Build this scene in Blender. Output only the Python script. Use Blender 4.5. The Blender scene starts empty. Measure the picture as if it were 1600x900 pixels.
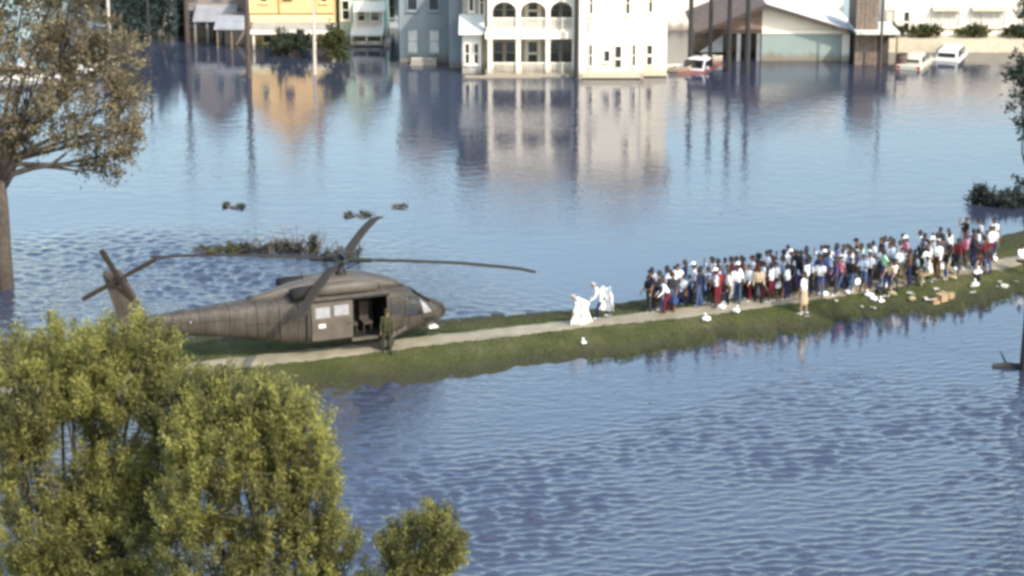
import bpy, bmesh, math, random
import numpy as np
from mathutils import Vector, Matrix, Quaternion

random.seed(7); RNG = np.random.default_rng(7)
R = math.radians
scn = bpy.context.scene
COL = scn.collection

# ------------------------------------------------------------------ camera, sky, sun, exposure
CAM_H = 28.0
PITCH = R(15.85)
FPX = 3600.0                       # focal length in photograph pixels (1600 wide)
cam_d = bpy.data.cameras.new('camera'); cam = bpy.data.objects.new('camera', cam_d); COL.objects.link(cam)
cam.location = (0, 0, CAM_H); cam.rotation_euler = (R(90) - PITCH, 0, 0)
cam_d.sensor_width = 36.0; cam_d.lens = 36.0 * FPX / 1600.0
cam_d.clip_start = 1.0; cam_d.clip_end = 9000
scn.camera = cam

SUN_AZ, SUN_EL = R(138), R(40)     # azimuth clockwise from +Y
world = bpy.data.worlds.new('World'); scn.world = world; world.use_nodes = True
wn = world.node_tree.nodes; wl = world.node_tree.links
bg = wn['Background']
sky = wn.new('ShaderNodeTexSky'); sky.sky_type = 'NISHITA'; sky.sun_disc = False
sky.sun_elevation = SUN_EL; sky.sun_rotation = SUN_AZ
sky.air_density = 1.55; sky.dust_density = 2.0; sky.ozone_density = 2.0; sky.altitude = 20
wl.new(sky.outputs[0], bg.inputs[0]); bg.inputs[1].default_value = 0.15
sun_d = bpy.data.lights.new('sun', 'SUN'); sun_d.energy = 2.0; sun_d.angle = R(0.6); sun_d.color = (1.0, 0.93, 0.82)
sun = bpy.data.objects.new('sun', sun_d); COL.objects.link(sun)
SUN_DIR = Vector((math.sin(SUN_AZ)*math.cos(SUN_EL), math.cos(SUN_AZ)*math.cos(SUN_EL), math.sin(SUN_EL)))
sun.rotation_euler = SUN_DIR.to_track_quat('Z', 'Y').to_euler(); sun.location = (60, -40, 80)
scn.view_settings.view_transform = 'Standard'; scn.view_settings.look = 'None'
scn.view_settings.exposure = 1.3; scn.view_settings.gamma = 1.0
scn.render.engine = 'CYCLES'
scn.cycles.use_denoising = True
scn.cycles.filter_width = 3.3      # soft video lens
scn.cycles.max_bounces = 6; scn.cycles.transparent_max_bounces = 6

# ------------------------------------------------------------------ photograph pixel -> place
FW = Vector((0, math.cos(PITCH), -math.sin(PITCH))); UP = Vector((0, math.sin(PITCH), math.cos(PITCH)))
def ray(x, y): return FW*FPX + Vector((1, 0, 0))*(x-800) - UP*(y-450)
def G(x, y, z=0.0):
    d = ray(x, y); t = (z-CAM_H)/d.z
    return Vector((0, 0, CAM_H)) + d*t
def PY(x, y, Y):
    d = ray(x, y); return Vector((0, 0, CAM_H)) + d*(Y/d.y)

# ------------------------------------------------------------------ materials
MATS = {}
def principled(name):
    m = bpy.data.materials.new(name); m.use_nodes = True
    return m, m.node_tree.nodes, m.node_tree.links, m.node_tree.nodes['Principled BSDF']
def mat(name, col, rough=0.7, metal=0.0, var=0.15, scale=3.0, spec=0.4, bump=0.0, bscale=20.0, col2=None, coord='Object', mud=False):
    if name in MATS: return MATS[name]
    m, n, l, b = principled(name)
    b.inputs['Roughness'].default_value = rough; b.inputs['Metallic'].default_value = metal
    b.inputs['Specular IOR Level'].default_value = spec
    tc = n.new('ShaderNodeTexCoord'); no = n.new('ShaderNodeTexNoise')
    no.inputs['Scale'].default_value = scale; no.inputs['Detail'].default_value = 5
    l.new(tc.outputs[coord], no.inputs['Vector'])
    cr = n.new('ShaderNodeValToRGB'); cr.color_ramp.elements[0].position = 0.3; cr.color_ramp.elements[1].position = 0.7
    a = tuple(c*(1-var) for c in col) if col2 is None else col2
    c2 = tuple(min(1, c*(1+var)) for c in col) if col2 is None else col
    cr.color_ramp.elements[0].color = (*a, 1); cr.color_ramp.elements[1].color = (*c2, 1)
    l.new(no.outputs['Fac'], cr.inputs[0]); l.new(cr.outputs[0], b.inputs['Base Color'])
    if mud:                                    # flood stain: a ragged brown tide mark just above the water
        gp = n.new('ShaderNodeNewGeometry'); sp = n.new('ShaderNodeSeparateXYZ'); l.new(gp.outputs['Position'], sp.inputs[0])
        mp = n.new('ShaderNodeMapping'); mp.inputs['Scale'].default_value = (1, 1, .25); l.new(gp.outputs['Position'], mp.inputs['Vector'])
        nm = n.new('ShaderNodeTexNoise'); nm.inputs['Scale'].default_value = 1.6; nm.inputs['Detail'].default_value = 6; l.new(mp.outputs[0], nm.inputs['Vector'])
        ma = n.new('ShaderNodeMath'); ma.operation = 'MULTIPLY_ADD'; l.new(nm.outputs['Fac'], ma.inputs[0]); ma.inputs[1].default_value = -1.1; l.new(sp.outputs['Z'], ma.inputs[2])
        mr_ = n.new('ShaderNodeMapRange'); mr_.inputs[1].default_value = -.35; mr_.inputs[2].default_value = .12; mr_.inputs[3].default_value = .75; mr_.inputs[4].default_value = 0; l.new(ma.outputs[0], mr_.inputs[0])
        mm = n.new('ShaderNodeMix'); mm.data_type = 'RGBA'; l.new(mr_.outputs[0], mm.inputs[0]); l.new(cr.outputs[0], mm.inputs[6]); mm.inputs[7].default_value = (.17,.125,.075,1); l.new(mm.outputs[2], b.inputs['Base Color'])
    if bump:
        n2 = n.new('ShaderNodeTexNoise'); n2.inputs['Scale'].default_value = bscale; l.new(tc.outputs[coord], n2.inputs['Vector'])
        bp = n.new('ShaderNodeBump'); bp.inputs['Strength'].default_value = bump; bp.inputs['Distance'].default_value = 0.03
        l.new(n2.outputs['Fac'], bp.inputs['Height']); l.new(bp.outputs[0], b.inputs['Normal'])
    MATS[name] = m
    return m
def glass_mat(name, col, rough=0.08, spec=0.6, metal=0.0):
    return mat(name, col, rough, metal, 0.1, 1.0, spec)
def leaf_mat(name, dark, light, trans=0.35):
    if name in MATS: return MATS[name]
    m, n, l, b = principled(name)
    at = n.new('ShaderNodeAttribute'); at.attribute_name = 'tint'
    cr = n.new('ShaderNodeValToRGB'); cr.color_ramp.elements[0].color = (*dark, 1); cr.color_ramp.elements[1].color = (*light, 1)
    l.new(at.outputs['Fac'], cr.inputs[0]); l.new(cr.outputs[0], b.inputs['Base Color'])
    b.inputs['Roughness'].default_value = 0.6; b.inputs['Specular IOR Level'].default_value = 0.25
    tr = n.new('ShaderNodeBsdfTranslucent'); l.new(cr.outputs[0], tr.inputs[0])
    mx = n.new('ShaderNodeMixShader'); mx.inputs[0].default_value = trans
    l.new(b.outputs[0], mx.inputs[1]); l.new(tr.outputs[0], mx.inputs[2]); l.new(mx.outputs[0], n['Material Output'].inputs[0])
    MATS[name] = m
    return m

# ------------------------------------------------------------------ mesh builder
class MB:
    def __init__(s): s.v = []; s.f = []; s.smooth = False
    def add(s, vs, fs):
        o = len(s.v); s.v += [tuple(p) for p in vs]; s.f += [tuple(i+o for i in f) for f in fs]; return s
    def box(s, x0, x1, y0, y1, z0, z1):
        return s.add([(x0,y0,z0),(x1,y0,z0),(x1,y1,z0),(x0,y1,z0),(x0,y0,z1),(x1,y0,z1),(x1,y1,z1),(x0,y1,z1)],
                     [(0,3,2,1),(4,5,6,7),(0,1,5,4),(1,2,6,5),(2,3,7,6),(3,0,4,7)])
    def prism(s, poly, axis, a, b):           # poly of 2D points extruded along axis between a and b
        n = len(poly)
        def p(q, t): return {'x': (t, q[0], q[1]), 'y': (q[0], t, q[1]), 'z': (q[0], q[1], t)}[axis]
        vs = [p(q, a) for q in poly] + [p(q, b) for q in poly]
        return s.add(vs, [tuple(range(n))[::-1], tuple(range(n, 2*n))] + [(i, (i+1) % n, (i+1) % n+n, i+n) for i in range(n)])
    def tube(s, pts, radii, seg=8, caps=True):
        pts = [Vector(p) for p in pts]
        if not isinstance(radii, (list, tuple)): radii = [radii]*len(pts)
        o = len(s.v); prev = None
        for i, p in enumerate(pts):
            t = (pts[min(i+1, len(pts)-1)]-pts[max(i-1, 0)]).normalized()
            u = t.orthogonal().normalized() if prev is None else (prev-t*prev.dot(t)).normalized()
            prev = u; w = t.cross(u)
            for k in range(seg):
                a = 2*math.pi*k/seg; s.v.append(tuple(p+(u*math.cos(a)+w*math.sin(a))*radii[i]))
        for i in range(len(pts)-1):
            for k in range(seg):
                k2 = (k+1) % seg
                s.f.append((o+i*seg+k, o+i*seg+k2, o+(i+1)*seg+k2, o+(i+1)*seg+k))
        if caps:
            s.f.append(tuple(o+k for k in range(seg))[::-1]); s.f.append(tuple(o+(len(pts)-1)*seg+k for k in range(seg)))
        return s
    def loft(s, rings, close=True, skip=None):
        n = len(rings[0]); o = len(s.v)
        for r in rings: s.v += [tuple(p) for p in r]
        for i in range(len(rings)-1):
            for k in range(n if close else n-1):
                k2 = (k+1) % n
                q = (o+i*n+k, o+i*n+k2, o+(i+1)*n+k2, o+(i+1)*n+k)
                if skip is not None:
                    c = sum((Vector(s.v[j]) for j in q), Vector())/4
                    if skip(c): continue
                s.f.append(q)
        s.f.append(tuple(o+k for k in range(n))); s.f.append(tuple(o+(len(rings)-1)*n+k for k in range(n))[::-1])
        return s
    def build(s, name, m, parent=None, loc=(0,0,0), rot=None, bevel=0, smooth=None):
        me = bpy.data.meshes.new(name); me.from_pydata(s.v, [], s.f); me.update()
        bm = bmesh.new(); bm.from_mesh(me); bmesh.ops.recalc_face_normals(bm, faces=bm.faces); bm.to_mesh(me); bm.free()
        if isinstance(m, (list, tuple)):
            for q in m: me.materials.append(q)
        else: me.materials.append(m)
        if s.smooth if smooth is None else smooth: me.polygons.foreach_set('use_smooth', [True]*len(me.polygons))
        o = bpy.data.objects.new(name, me); COL.objects.link(o); o.location = loc
        if rot: o.rotation_euler = rot
        if parent: o.parent = parent
        if bevel:
            bv = o.modifiers.new('bevel', 'BEVEL'); bv.width = bevel; bv.segments = 2; bv.limit_method = 'ANGLE'
        return o
def BOX(name, m, parent, x0, x1, y0, y1, z0, z1, bevel=0): return MB().box(x0,x1,y0,y1,z0,z1).build(name, m, parent, bevel=bevel)
def tag(o, label=None, cat=None, group=None, kind=None):
    if label: o['label'] = label
    if cat: o['category'] = cat
    if group: o['group'] = group
    if kind: o['kind'] = kind
    return o
def empty(name, loc=(0,0,0), rz=0):
    o = bpy.data.objects.new(name, None); COL.objects.link(o); o.location = loc; o.rotation_euler = (0,0,rz); o.empty_display_size = 0.2
    return o
def copy_tree(o, parent=None):
    c = o.copy(); COL.objects.link(c); c.parent = parent
    for ch in list(o.children): copy_tree(ch, c)
    return c
def np_mesh(name, V, F, m, parent=None, attrs=None, smooth=False):
    me = bpy.data.meshes.new(name); nv, nf, k = len(V), len(F), F.shape[1]
    me.vertices.add(nv); me.vertices.foreach_set('co', V.astype(np.float32).ravel())
    me.loops.add(nf*k); me.loops.foreach_set('vertex_index', F.astype(np.int32).ravel())
    me.polygons.add(nf); me.polygons.foreach_set('loop_start', np.arange(0, nf*k, k, dtype=np.int32))
    me.update(calc_edges=True)
    for an, av in (attrs or {}).items():
        at = me.attributes.new(an, 'FLOAT', 'POINT'); at.data.foreach_set('value', av.astype(np.float32))
    if smooth: me.polygons.foreach_set('use_smooth', np.ones(nf, bool))
    me.materials.append(m)
    o = bpy.data.objects.new(name, me); COL.objects.link(o)
    if parent: o.parent = parent
    return o

# ------------------------------------------------------------------ the levee: ground, path, water
def curve_at(pts, z):                        # pixel polyline -> function of world x
    w = [G(x, y, z) for x, y in pts]; xs = [p.x for p in w]; ys = [p.y for p in w]
    return lambda X: np.interp(X, xs, ys)
LOWER = curve_at([(-900,760),(-200,686),(200,655),(430,626),(520,614),(600,606),(700,593),(800,579),(900,566),(1000,554),(1100,541),(1200,526),(1300,508),(1400,494),(1500,481),(1600,468),(1900,430),(2500,360)], 0)
UPPER = curve_at([(-900,610),(-200,552),(200,522),(500,504),(690,496),(800,491),(900,482),(1000,468),(1100,452),(1200,438),(1300,424),(1400,405),(1500,384),(1560,368),(1600,356),(1900,300),(2500,210)], 0)
RIDGE_Z = 0.27
PATH_C = curve_at([(-900,695),(-200,625),(290,576),(500,553),(690,530),(800,518),(900,506),(1050,491),(1200,472),(1400,441),(1600,406),(1900,350),(2500,250)], RIDGE_Z)
def wob(X, a): return (1+1.3*np.clip((X-4)/8, 0, 1)*(a < 1))*(0.22*np.sin(X*0.9+a)+0.14*np.sin(X*2.3+a*2)+0.10*np.sin(X*5.1+a*3)+0.06*np.sin(X*9.7+a))
def ground_z(X, Y):
    lo = LOWER(X)+wob(X, 0.3); hi = UPPER(X)+wob(X, 1.7)*0.6
    u = (Y-lo)/(hi-lo); d = np.minimum(u, 1-u)
    t = np.clip(d/0.48, -0.25, 1)
    return np.where(t > 0, RIDGE_Z*(t*t*(3-2*t))+0.05*t*(1-t), t*1.2)
def on_ground(px, py):
    z = RIDGE_Z
    for _ in range(8):
        p = G(px, py, z); z = max(float(ground_z(p.x, p.y)), -0.05)
    return Vector((p.x, p.y, z))

XS = np.linspace(-34, 46, 700); US = np.linspace(-0.12, 1.12, 46)
XX, UU = np.meshgrid(XS, US, indexing='ij')
LO = LOWER(XX)+wob(XX, 0.3); HI = UPPER(XX)+wob(XX, 1.7)*0.6
YY = LO+UU*(HI-LO); ZZ = ground_z(XX, YY)
ZZ = ZZ+np.where(ZZ > 0.1, 0.012*np.sin(XX*7.3+YY*5.1)+0.012*np.sin(XX*3.1-YY*8.7), 0)
idx = np.arange(XX.size).reshape(XX.shape)
F = np.stack([idx[:-1,:-1], idx[1:,:-1], idx[1:,1:], idx[:-1,1:]], -1).reshape(-1, 4)
gm, n, l, b = principled('levee_grass')
geo = n.new('ShaderNodeNewGeometry')
n1 = n.new('ShaderNodeTexNoise'); n1.inputs['Scale'].default_value = 0.45; n1.inputs['Detail'].default_value = 6; l.new(geo.outputs['Position'], n1.inputs['Vector'])
n2 = n.new('ShaderNodeTexNoise'); n2.inputs['Scale'].default_value = 9; n2.inputs['Detail'].default_value = 4; l.new(geo.outputs['Position'], n2.inputs['Vector'])
ad = n.new('ShaderNodeMath'); ad.operation = 'MULTIPLY_ADD'; l.new(n2.outputs['Fac'], ad.inputs[0]); ad.inputs[1].default_value = 0.35; l.new(n1.outputs['Fac'], ad.inputs[2])
cr = n.new('ShaderNodeValToRGB'); e = cr.color_ramp.elements
e[0].position = 0.48; e[0].color = (0.040, 0.052, 0.014, 1); e[1].position = 0.70; e[1].color = (0.075, 0.080, 0.026, 1)
e2 = cr.color_ramp.elements.new(0.88); e2.color = (0.12, 0.105, 0.05, 1)
l.new(ad.outputs[0], cr.inputs[0])
sx = n.new('ShaderNodeSeparateXYZ'); l.new(geo.outputs['Position'], sx.inputs[0])
mr = n.new('ShaderNodeMapRange'); mr.inputs[1].default_value = 0.03; mr.inputs[2].default_value = 0.2; l.new(sx.outputs['Z'], mr.inputs[0])
mx = n.new('ShaderNodeMix'); mx.data_type = 'RGBA'; l.new(mr.outputs[0], mx.inputs[0]); mx.inputs[6].default_value = (0.045, 0.042, 0.025, 1); l.new(cr.outputs[0], mx.inputs[7])
l.new(mx.outputs[2], b.inputs['Base Color']); b.inputs['Roughness'].default_value = 0.9; b.inputs['Specular IOR Level'].default_value = 0.15
bp = n.new('ShaderNodeBump'); bp.inputs['Strength'].default_value = 0.8; bp.inputs['Distance'].default_value = 0.06; l.new(n2.outputs['Fac'], bp.inputs['Height']); l.new(bp.outputs[0], b.inputs['Normal'])
V = np.stack([XX, YY, ZZ], -1).reshape(-1, 3)
tag(np_mesh('levee_ground', V, F, gm, smooth=True), kind='structure')
# flooded ground under the water, reaching the horizon
MB().add([(-6000,-3000,-1.6),(6000,-3000,-1.6),(6000,8000,-1.6),(-6000,8000,-1.6)], [(0,1,2,3)]).build('ground', mat('silt', (0.10,0.085,0.06), 0.95))['kind'] = 'structure'

# concrete path with broken edges
PX = np.linspace(-34, 46, 600); hw = 0.74+0.05*np.sin(PX*3.7)+0.04*np.sin(PX*8.3)
rows = []
for k in np.linspace(-1, 1, 9):
    y = PATH_C(PX)+k*hw+0.03*np.sin(PX*11+k*3); rows.append(np.stack([PX, y, ground_z(PX, y)+0.035+(-0.02 if abs(k) == 1 else 0)], -1))
V = np.stack(rows, 1).reshape(-1, 3); idx = np.arange(len(V)).reshape(600, 9)
F = np.stack([idx[:-1,:-1], idx[1:,:-1], idx[1:,1:], idx[:-1,1:]], -1).reshape(-1, 4)
tag(np_mesh('path', V, F, mat('path_concrete', (0.30,0.26,0.18), 0.9, scale=1.3, col2=(0.19,0.165,0.11), bump=0.3, bscale=30)), kind='structure')

# water
wm, n, l, b = principled('flood_water')
b.inputs['Base Color'].default_value = (0.033, 0.039, 0.061, 1); b.inputs['Roughness'].default_value = 0.045; b.inputs['IOR'].default_value = 1.68
geo = n.new('ShaderNodeNewGeometry'); sx = n.new('ShaderNodeSeparateXYZ'); l.new(geo.outputs['Position'], sx.inputs[0])
def wnoise(sc, rot, sxy, detail=3, rough=0.5):
    mp = n.new('ShaderNodeMapping'); mp.inputs['Rotation'].default_value = (0, 0, R(rot)); mp.inputs['Scale'].default_value = (sxy[0], sxy[1], 1)
    l.new(geo.outputs['Position'], mp.inputs['Vector'])
    t = n.new('ShaderNodeTexNoise'); t.inputs['Scale'].default_value = sc; t.inputs['Detail'].default_value = detail; t.inputs['Roughness'].default_value = rough
    l.new(mp.outputs[0], t.inputs['Vector']); return t.outputs['Fac']
def math_n(op, a, bb, clamp=False):
    m = n.new('ShaderNodeMath'); m.operation = op; m.use_clamp = clamp
    for i, q in enumerate((a, bb)):
        if isinstance(q, (int, float)): m.inputs[i].default_value = q
        else: l.new(q, m.inputs[i])
    return m.outputs[0]
def maprange(v, a, bb, c, d):
    m = n.new('ShaderNodeMapRange'); m.interpolation_type = 'SMOOTHSTEP'
    for i, q in enumerate((a, bb, c, d)): m.inputs[i+1].default_value = q
    l.new(v, m.inputs[0]); return m.outputs[0]
HELI_PX = (535, 540)
hp = on_ground(*HELI_PX)
dist = n.new('ShaderNodeVectorMath'); dist.operation = 'DISTANCE'; l.new(geo.outputs['Position'], dist.inputs[0]); dist.inputs[1].default_value = (hp.x-9, hp.y+3, 0)
wash = maprange(dist.outputs['Value'], 6, 22, 1.0, 0.0)
near = maprange(sx.outputs['Y'], 90, 72, 0.0, 0.35)
small = wnoise(2.4, -16, (0.5, 1.2), 3, 0.6)
hgt = math_n('MULTIPLY', math_n('MULTIPLY', small, 0.12), math_n('ADD', wash, near, True))
calm = math_n('MULTIPLY', math_n('ADD', wnoise(1.2, 0, (0.7, 1.0), 3), math_n('MULTIPLY', wnoise(5, 0, (0.8, 1.0), 2), 0.5)), math_n('MULTIPLY', maprange(wnoise(0.035, 0, (0.5, 1.6), 2), 0.4, 0.65, 0.5, 1.4), 0.017))
hsum = math_n('ADD', hgt, calm)
bp = n.new('ShaderNodeBump'); bp.inputs['Strength'].default_value = 1.0; bp.inputs['Distance'].default_value = 1.0; l.new(hsum, bp.inputs['Height']); l.new(bp.outputs[0], b.inputs['Normal'])
# one sheet: real waves round the levee, flat calm beyond, out to the horizon
gx = np.concatenate([[-6000, -400, -60], np.arange(-36, 40, .11), [60, 400, 6000]]); gy = np.concatenate([[-3000, 0, 40], np.arange(52, 112, .085), [130, 400, 8000]])
WX, WY = np.meshgrid(gx, gy, indexing='ij')
def sstep(v, a, b_): t = np.clip((v-a)/(b_-a), 0, 1); return t*t*(3-2*t)
edge = sstep(WX, -36, -32)*sstep(WX, 39.5, 36)*sstep(WY, 52, 55)*sstep(WY, 111.5, 107)
south = LOWER(np.clip(WX, -34, 46))-WY                       # metres on the camera's side of the levee
e_near = sstep(south, 0.0, 15.0)*(0.5+0.5*sstep(south-WX*0.25, 0, 14))
dh = np.hypot(WX-(hp.x-9), WY-(hp.y+3)); e_wash = sstep(dh, 21, 7)
gq = np.sin(WX*.17+WY*.29+.7*np.sin(WY*.21))+np.sin(WX*.09-WY*.33+1+.9*np.sin(WX*.19))+.8*np.sin(WX*.41+WY*.13+.8*np.sin(WY*.5))+.5*np.sin(WX*.71-WY*.9)
gust = 0.35+1.0*sstep(gq, -1.6, 1.6)
hw1 = np.zeros(WX.shape, np.float32); hw2 = np.zeros(WX.shape, np.float32)
sub = (slice(3, -3), slice(3, -3)); X1, Y1_ = WX[sub].astype(np.float32), WY[sub].astype(np.float32)
for i in range(54):
    lam = float(np.clip(RNG.lognormal(math.log(.54), .34), .36, 1.7)); th = R(90+17)+RNG.normal(0, R(24)); k_ = 2*math.pi/lam
    hw1[sub] += (lam/.54)**.8*np.sin(k_*(math.cos(th)*X1+math.sin(th)*Y1_)+RNG.uniform(0, 6.28)).astype(np.float32)
for i in range(34):
    lam = float(np.clip(RNG.lognormal(math.log(.72), .3), .42, 1.4)); th = RNG.uniform(0, 6.28); k_ = 2*math.pi/lam
    hw2[sub] += lam/.85*np.sin(k_*(math.cos(th)*X1+math.sin(th)*Y1_)+RNG.uniform(0, 6.28)).astype(np.float32)
hw1 /= hw1[sub].std(); hw2 /= hw2[sub].std()
hw1 = hw1+0.22*(hw1*hw1-1)
WZ = edge*gust*(0.0205*e_near*hw1+0.032*e_wash*hw2)
idx = np.arange(WX.size).reshape(WX.shape)
F = np.stack([idx[:-1,:-1], idx[1:,:-1], idx[1:,1:], idx[:-1,1:]], -1).reshape(-1, 4)
tag(np_mesh('water', np.stack([WX, WY, WZ], -1).reshape(-1, 3), F, wm, smooth=True), kind='structure')

# grass blades on the levee and standing in its flooded margins
def leaf_quads(C, D, S, Ln, Wd):             # diamonds: centre, direction, side, length, width
    a = C-D*(Ln*0.5)[:, None]; c = C+D*(Ln*0.5)[:, None]; m_ = C+D*(Ln*0.05)[:, None]
    b_ = m_-S*(Wd*0.5)[:, None]; d_ = m_+S*(Wd*0.5)[:, None]
    V = np.stack([a, b_, c, d_], 1).reshape(-1, 3); F = np.arange(len(V)).reshape(-1, 4)
    return V, F
def unit(v): return v/np.maximum(np.linalg.norm(v, axis=1, keepdims=True), 1e-6)
def blades(N, xr, urange, h0, h1, w):
    X = RNG.uniform(*xr, N); lo = LOWER(X)+wob(X, 0.3); hi = UPPER(X)+wob(X, 1.7)*0.6
    Y = lo+RNG.uniform(*urange, N)*(hi-lo); Z = ground_z(X, Y)
    keep = (np.abs(Y-PATH_C(X)) > 0.70) & (Z > -0.26); X, Y, Z = X[keep], Y[keep], Z[keep]; N = len(X)
    clump = (np.sin(X*2.1+Y*1.3)+np.sin(X*0.7-Y*2.9)+np.sin(X*4.9+Y*0.4))/3
    L = RNG.uniform(h0, h1, N)*(1+0.45*clump); D = unit(np.stack([RNG.normal(0, .35, N)-0.1, RNG.normal(0, .35, N), np.ones(N)], -1))
    C = np.stack([X, Y, Z], -1)+D*(L*0.45)[:, None]; S = unit(np.cross(D, unit(RNG.normal(size=(N, 3)))))
    V, F = leaf_quads(C, D, S, L, np.full(N, w)); t = np.clip(0.45+0.3*clump+RNG.normal(0, .18, N), 0, 1)
    return V, F, np.repeat(t, 4)
grass_m = leaf_mat('grass_blade', (0.046,0.060,0.015), (0.12,0.13,0.042), 0.3)
V, F, t = blades(90000, (-22, 36), (0.03, 0.97), 0.04, 0.105, 0.022)
V2, F2, t2 = blades(9000, (3, 36), (-0.16, 0.05), 0.10, 0.30, 0.03)
tag(np_mesh('grass', np.vstack([V, V2]), np.vstack([F, F2+len(V)]), grass_m, attrs={'tint': np.concatenate([t, t2])}), 'short green grass covering the levee strip', 'grass', kind='stuff')

# ------------------------------------------------------------------ trees
bark = mat('bark', (0.085,0.065,0.045), 0.95, var=0.35, scale=6, bump=0.8, bscale=14)
bark_pale = mat('bark_pale', (0.07,0.056,0.045), 0.95, var=0.3, scale=5, bump=0.8, bscale=12)
def crown_leaves(lobes, per, ln, wd, clumps, upright=0.5, spread=0.22, shell=0.55):
    Vs, Fs, Ts = [], [], []; off = 0; tips = []
    for (c, r) in lobes:
        c = np.array(c); r = np.array(r)
        k = max(6, int(clumps*(r[0]*r[2]+0.15)))
        d = unit(RNG.normal(size=(k, 3))); rad = RNG.uniform(shell, 1.0, k)**0.6
        P = c+d*rad[:, None]*r*RNG.uniform(0.8, 1.14, (k, 1)); tips.append(P)
        lt = RNG.normal(0, 0.14); tint = np.clip(RNG.normal(0.46+lt, 0.24, k), 0, 1)
        m_ = max(4, int(per))
        axis = unit(d+np.array([0, 0, upright]))
        along = RNG.uniform(-1.2, 1.2, (k, m_, 1))
        C = P[:, None, :]+axis[:, None, :]*along*spread*1.3+RNG.normal(0, spread*0.42, (k, m_, 3))
        D = unit((axis[:, None, :]*0.9+RNG.normal(0, 0.7, (k, m_, 3))).reshape(-1, 3))
        C = C.reshape(-1, 3); N = len(C); S = unit(np.cross(D, unit(RNG.normal(size=(N, 3)))))
        V, F = leaf_quads(C, D, S, ln*RNG.uniform(0.6, 1.35, N), wd*RNG.uniform(0.6, 1.3, N))
        T = np.clip(np.repeat(tint, m_)+RNG.normal(0, .12, N), 0, 1)
        Vs.append(V); Fs.append(F+off); off += len(V); Ts.append(np.repeat(T, 4))
    return np.vstack(Vs), np.vstack(Fs), np.concatenate(Ts), tips
def tree(name, base, lobes, trunk_r, leafm, barkm, label, cat='tree', group=None, per=40, ln=0.2, wd=0.07, clumps=40, upright=0.5, spread=0.22, fork=None, twigs=5, extra_limbs=()):
    base = Vector(base); root = empty(name, base); tag(root, label, cat, group)
    loc = [(Vector(c)-base, r) for c, r in lobes]
    V, F, T, tips = crown_leaves([(tuple(c), r) for c, r in loc], per, ln, wd, clumps, upright, spread)
    mb = MB(); mb.smooth = True
    cen = sum((c for c, r in loc), Vector())/len(loc)
    zmin = min(c.z for c, r in loc)
    f = fork if fork else Vector((cen.x*0.35, cen.y*0.35, max(0.6, zmin*0.6)))
    f = Vector(f)
    mb.tube([(0,0,-1.6 if base.z < .3 else 0), (0.05,0,f.z*0.35), f*0.7+Vector((0,0,f.z*0.02)), f], [trunk_r*1.35, trunk_r*1.05, trunk_r*0.9, trunk_r*0.6], 10)
    for i, (c, r) in enumerate(loc):
        mid = f.lerp(c, 0.5)+Vector((random.uniform(-.3,.3), random.uniform(-.3,.3), random.uniform(0,.5)))
        mb.tube([f-Vector((0,0,trunk_r*.4)), f.lerp(mid, .3)+Vector((0,0,.1*f.z)), mid, c], [trunk_r*.5, trunk_r*.34, trunk_r*.22, trunk_r*.09], 6)
        for q in tips[i][:twigs]:
            q = Vector(q); mb.tube([mid.lerp(c, random.uniform(.3,1)), c.lerp(q, .55)+Vector((0,0,.1)), q], [trunk_r*.14, trunk_r*.08, trunk_r*.03], 4)
    for L in extra_limbs:
        mb.tube([Vector(p)-base for p, _ in L], [q for _, q in L], 7)
    mb.build('trunk', barkm, root)
    cr_ = np_mesh('crown', V, F, leafm, root, {'tint': T}); return root
def lobes_px(lst):
    out = []
    for (x, y, rx, ry, Y) in lst:
        c = PY(x, y, Y); s = FPX/((c-Vector((0,0,CAM_H))).dot(FW)); out.append((tuple(c), (rx/s, (rx+ry)/2/s*1.1, ry/s)))
    return out

# ------------------------------------------------------------------ buildings across the water
white = mat('white_paint', (0.80,0.73,0.61), 0.6, var=0.05, scale=1.2, mud=True)
cream = mat('cream_paint', (0.74,0.68,0.56), 0.65, var=0.07, scale=1.0, mud=True)
offwh = mat('weathered_white', (0.66,0.66,0.62), 0.7, var=0.12, scale=0.8, mud=True)
shade_g = mat('shade_grey_siding', (0.20,0.225,0.235), 0.8, var=0.12, scale=0.7, mud=True)  # grey paint stands in for shade on the house sides
greyb = mat('grey_blue_siding', (0.21,0.26,0.28), 0.8, var=0.12, scale=0.7, mud=True)
brownish = mat('shade_taupe_siding', (0.22,0.19,0.165), 0.8, var=0.12, scale=0.7, mud=True)  # dull tone has the shade of the facade mixed into the paint
yellow = mat('yellow_stucco', (0.74,0.49,0.22), 0.75, var=0.10, scale=0.9, mud=True)
yellow2 = mat('pale_yellow_trim', (0.78,0.62,0.30), 0.7, var=0.06)
mint = mat('mint_siding', (0.42,0.56,0.44), 0.75, var=0.10, scale=0.8, mud=True)
mint_pale = mat('pale_mint_siding', (0.235,0.285,0.265), 0.75, var=0.08, scale=0.5, mud=True)
roof_grey = mat('grey_roofing', (0.17,0.17,0.175), 0.85, var=0.2, scale=2.0)
roof_brown = mat('brown_roofing', (0.13,0.095,0.075), 0.9, var=0.22, scale=2.0)
roof_pale = mat('pale_roofing', (0.55,0.53,0.47), 0.8, var=0.12, scale=1.0)
roof_tin = mat('tin_roofing', (0.36,0.36,0.37), 0.45, metal=0.3, var=0.15, scale=1.5)
dark_trim = mat('dark_brown_trim', (0.055,0.04,0.03), 0.7)
dark_in = mat('interior_shade', (0.05,0.045,0.04), 0.9)
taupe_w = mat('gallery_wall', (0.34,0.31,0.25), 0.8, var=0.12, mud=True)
brick_m = mat('brown_brick_and_shade', (0.20,0.135,0.105), 0.9, var=0.25, scale=5)
tan = mat('tan_stucco', (0.50,0.43,0.31), 0.8, var=0.1)
wood = mat('weathered_wood', (0.17,0.13,0.10), 0.9, var=0.3, scale=4)
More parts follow.
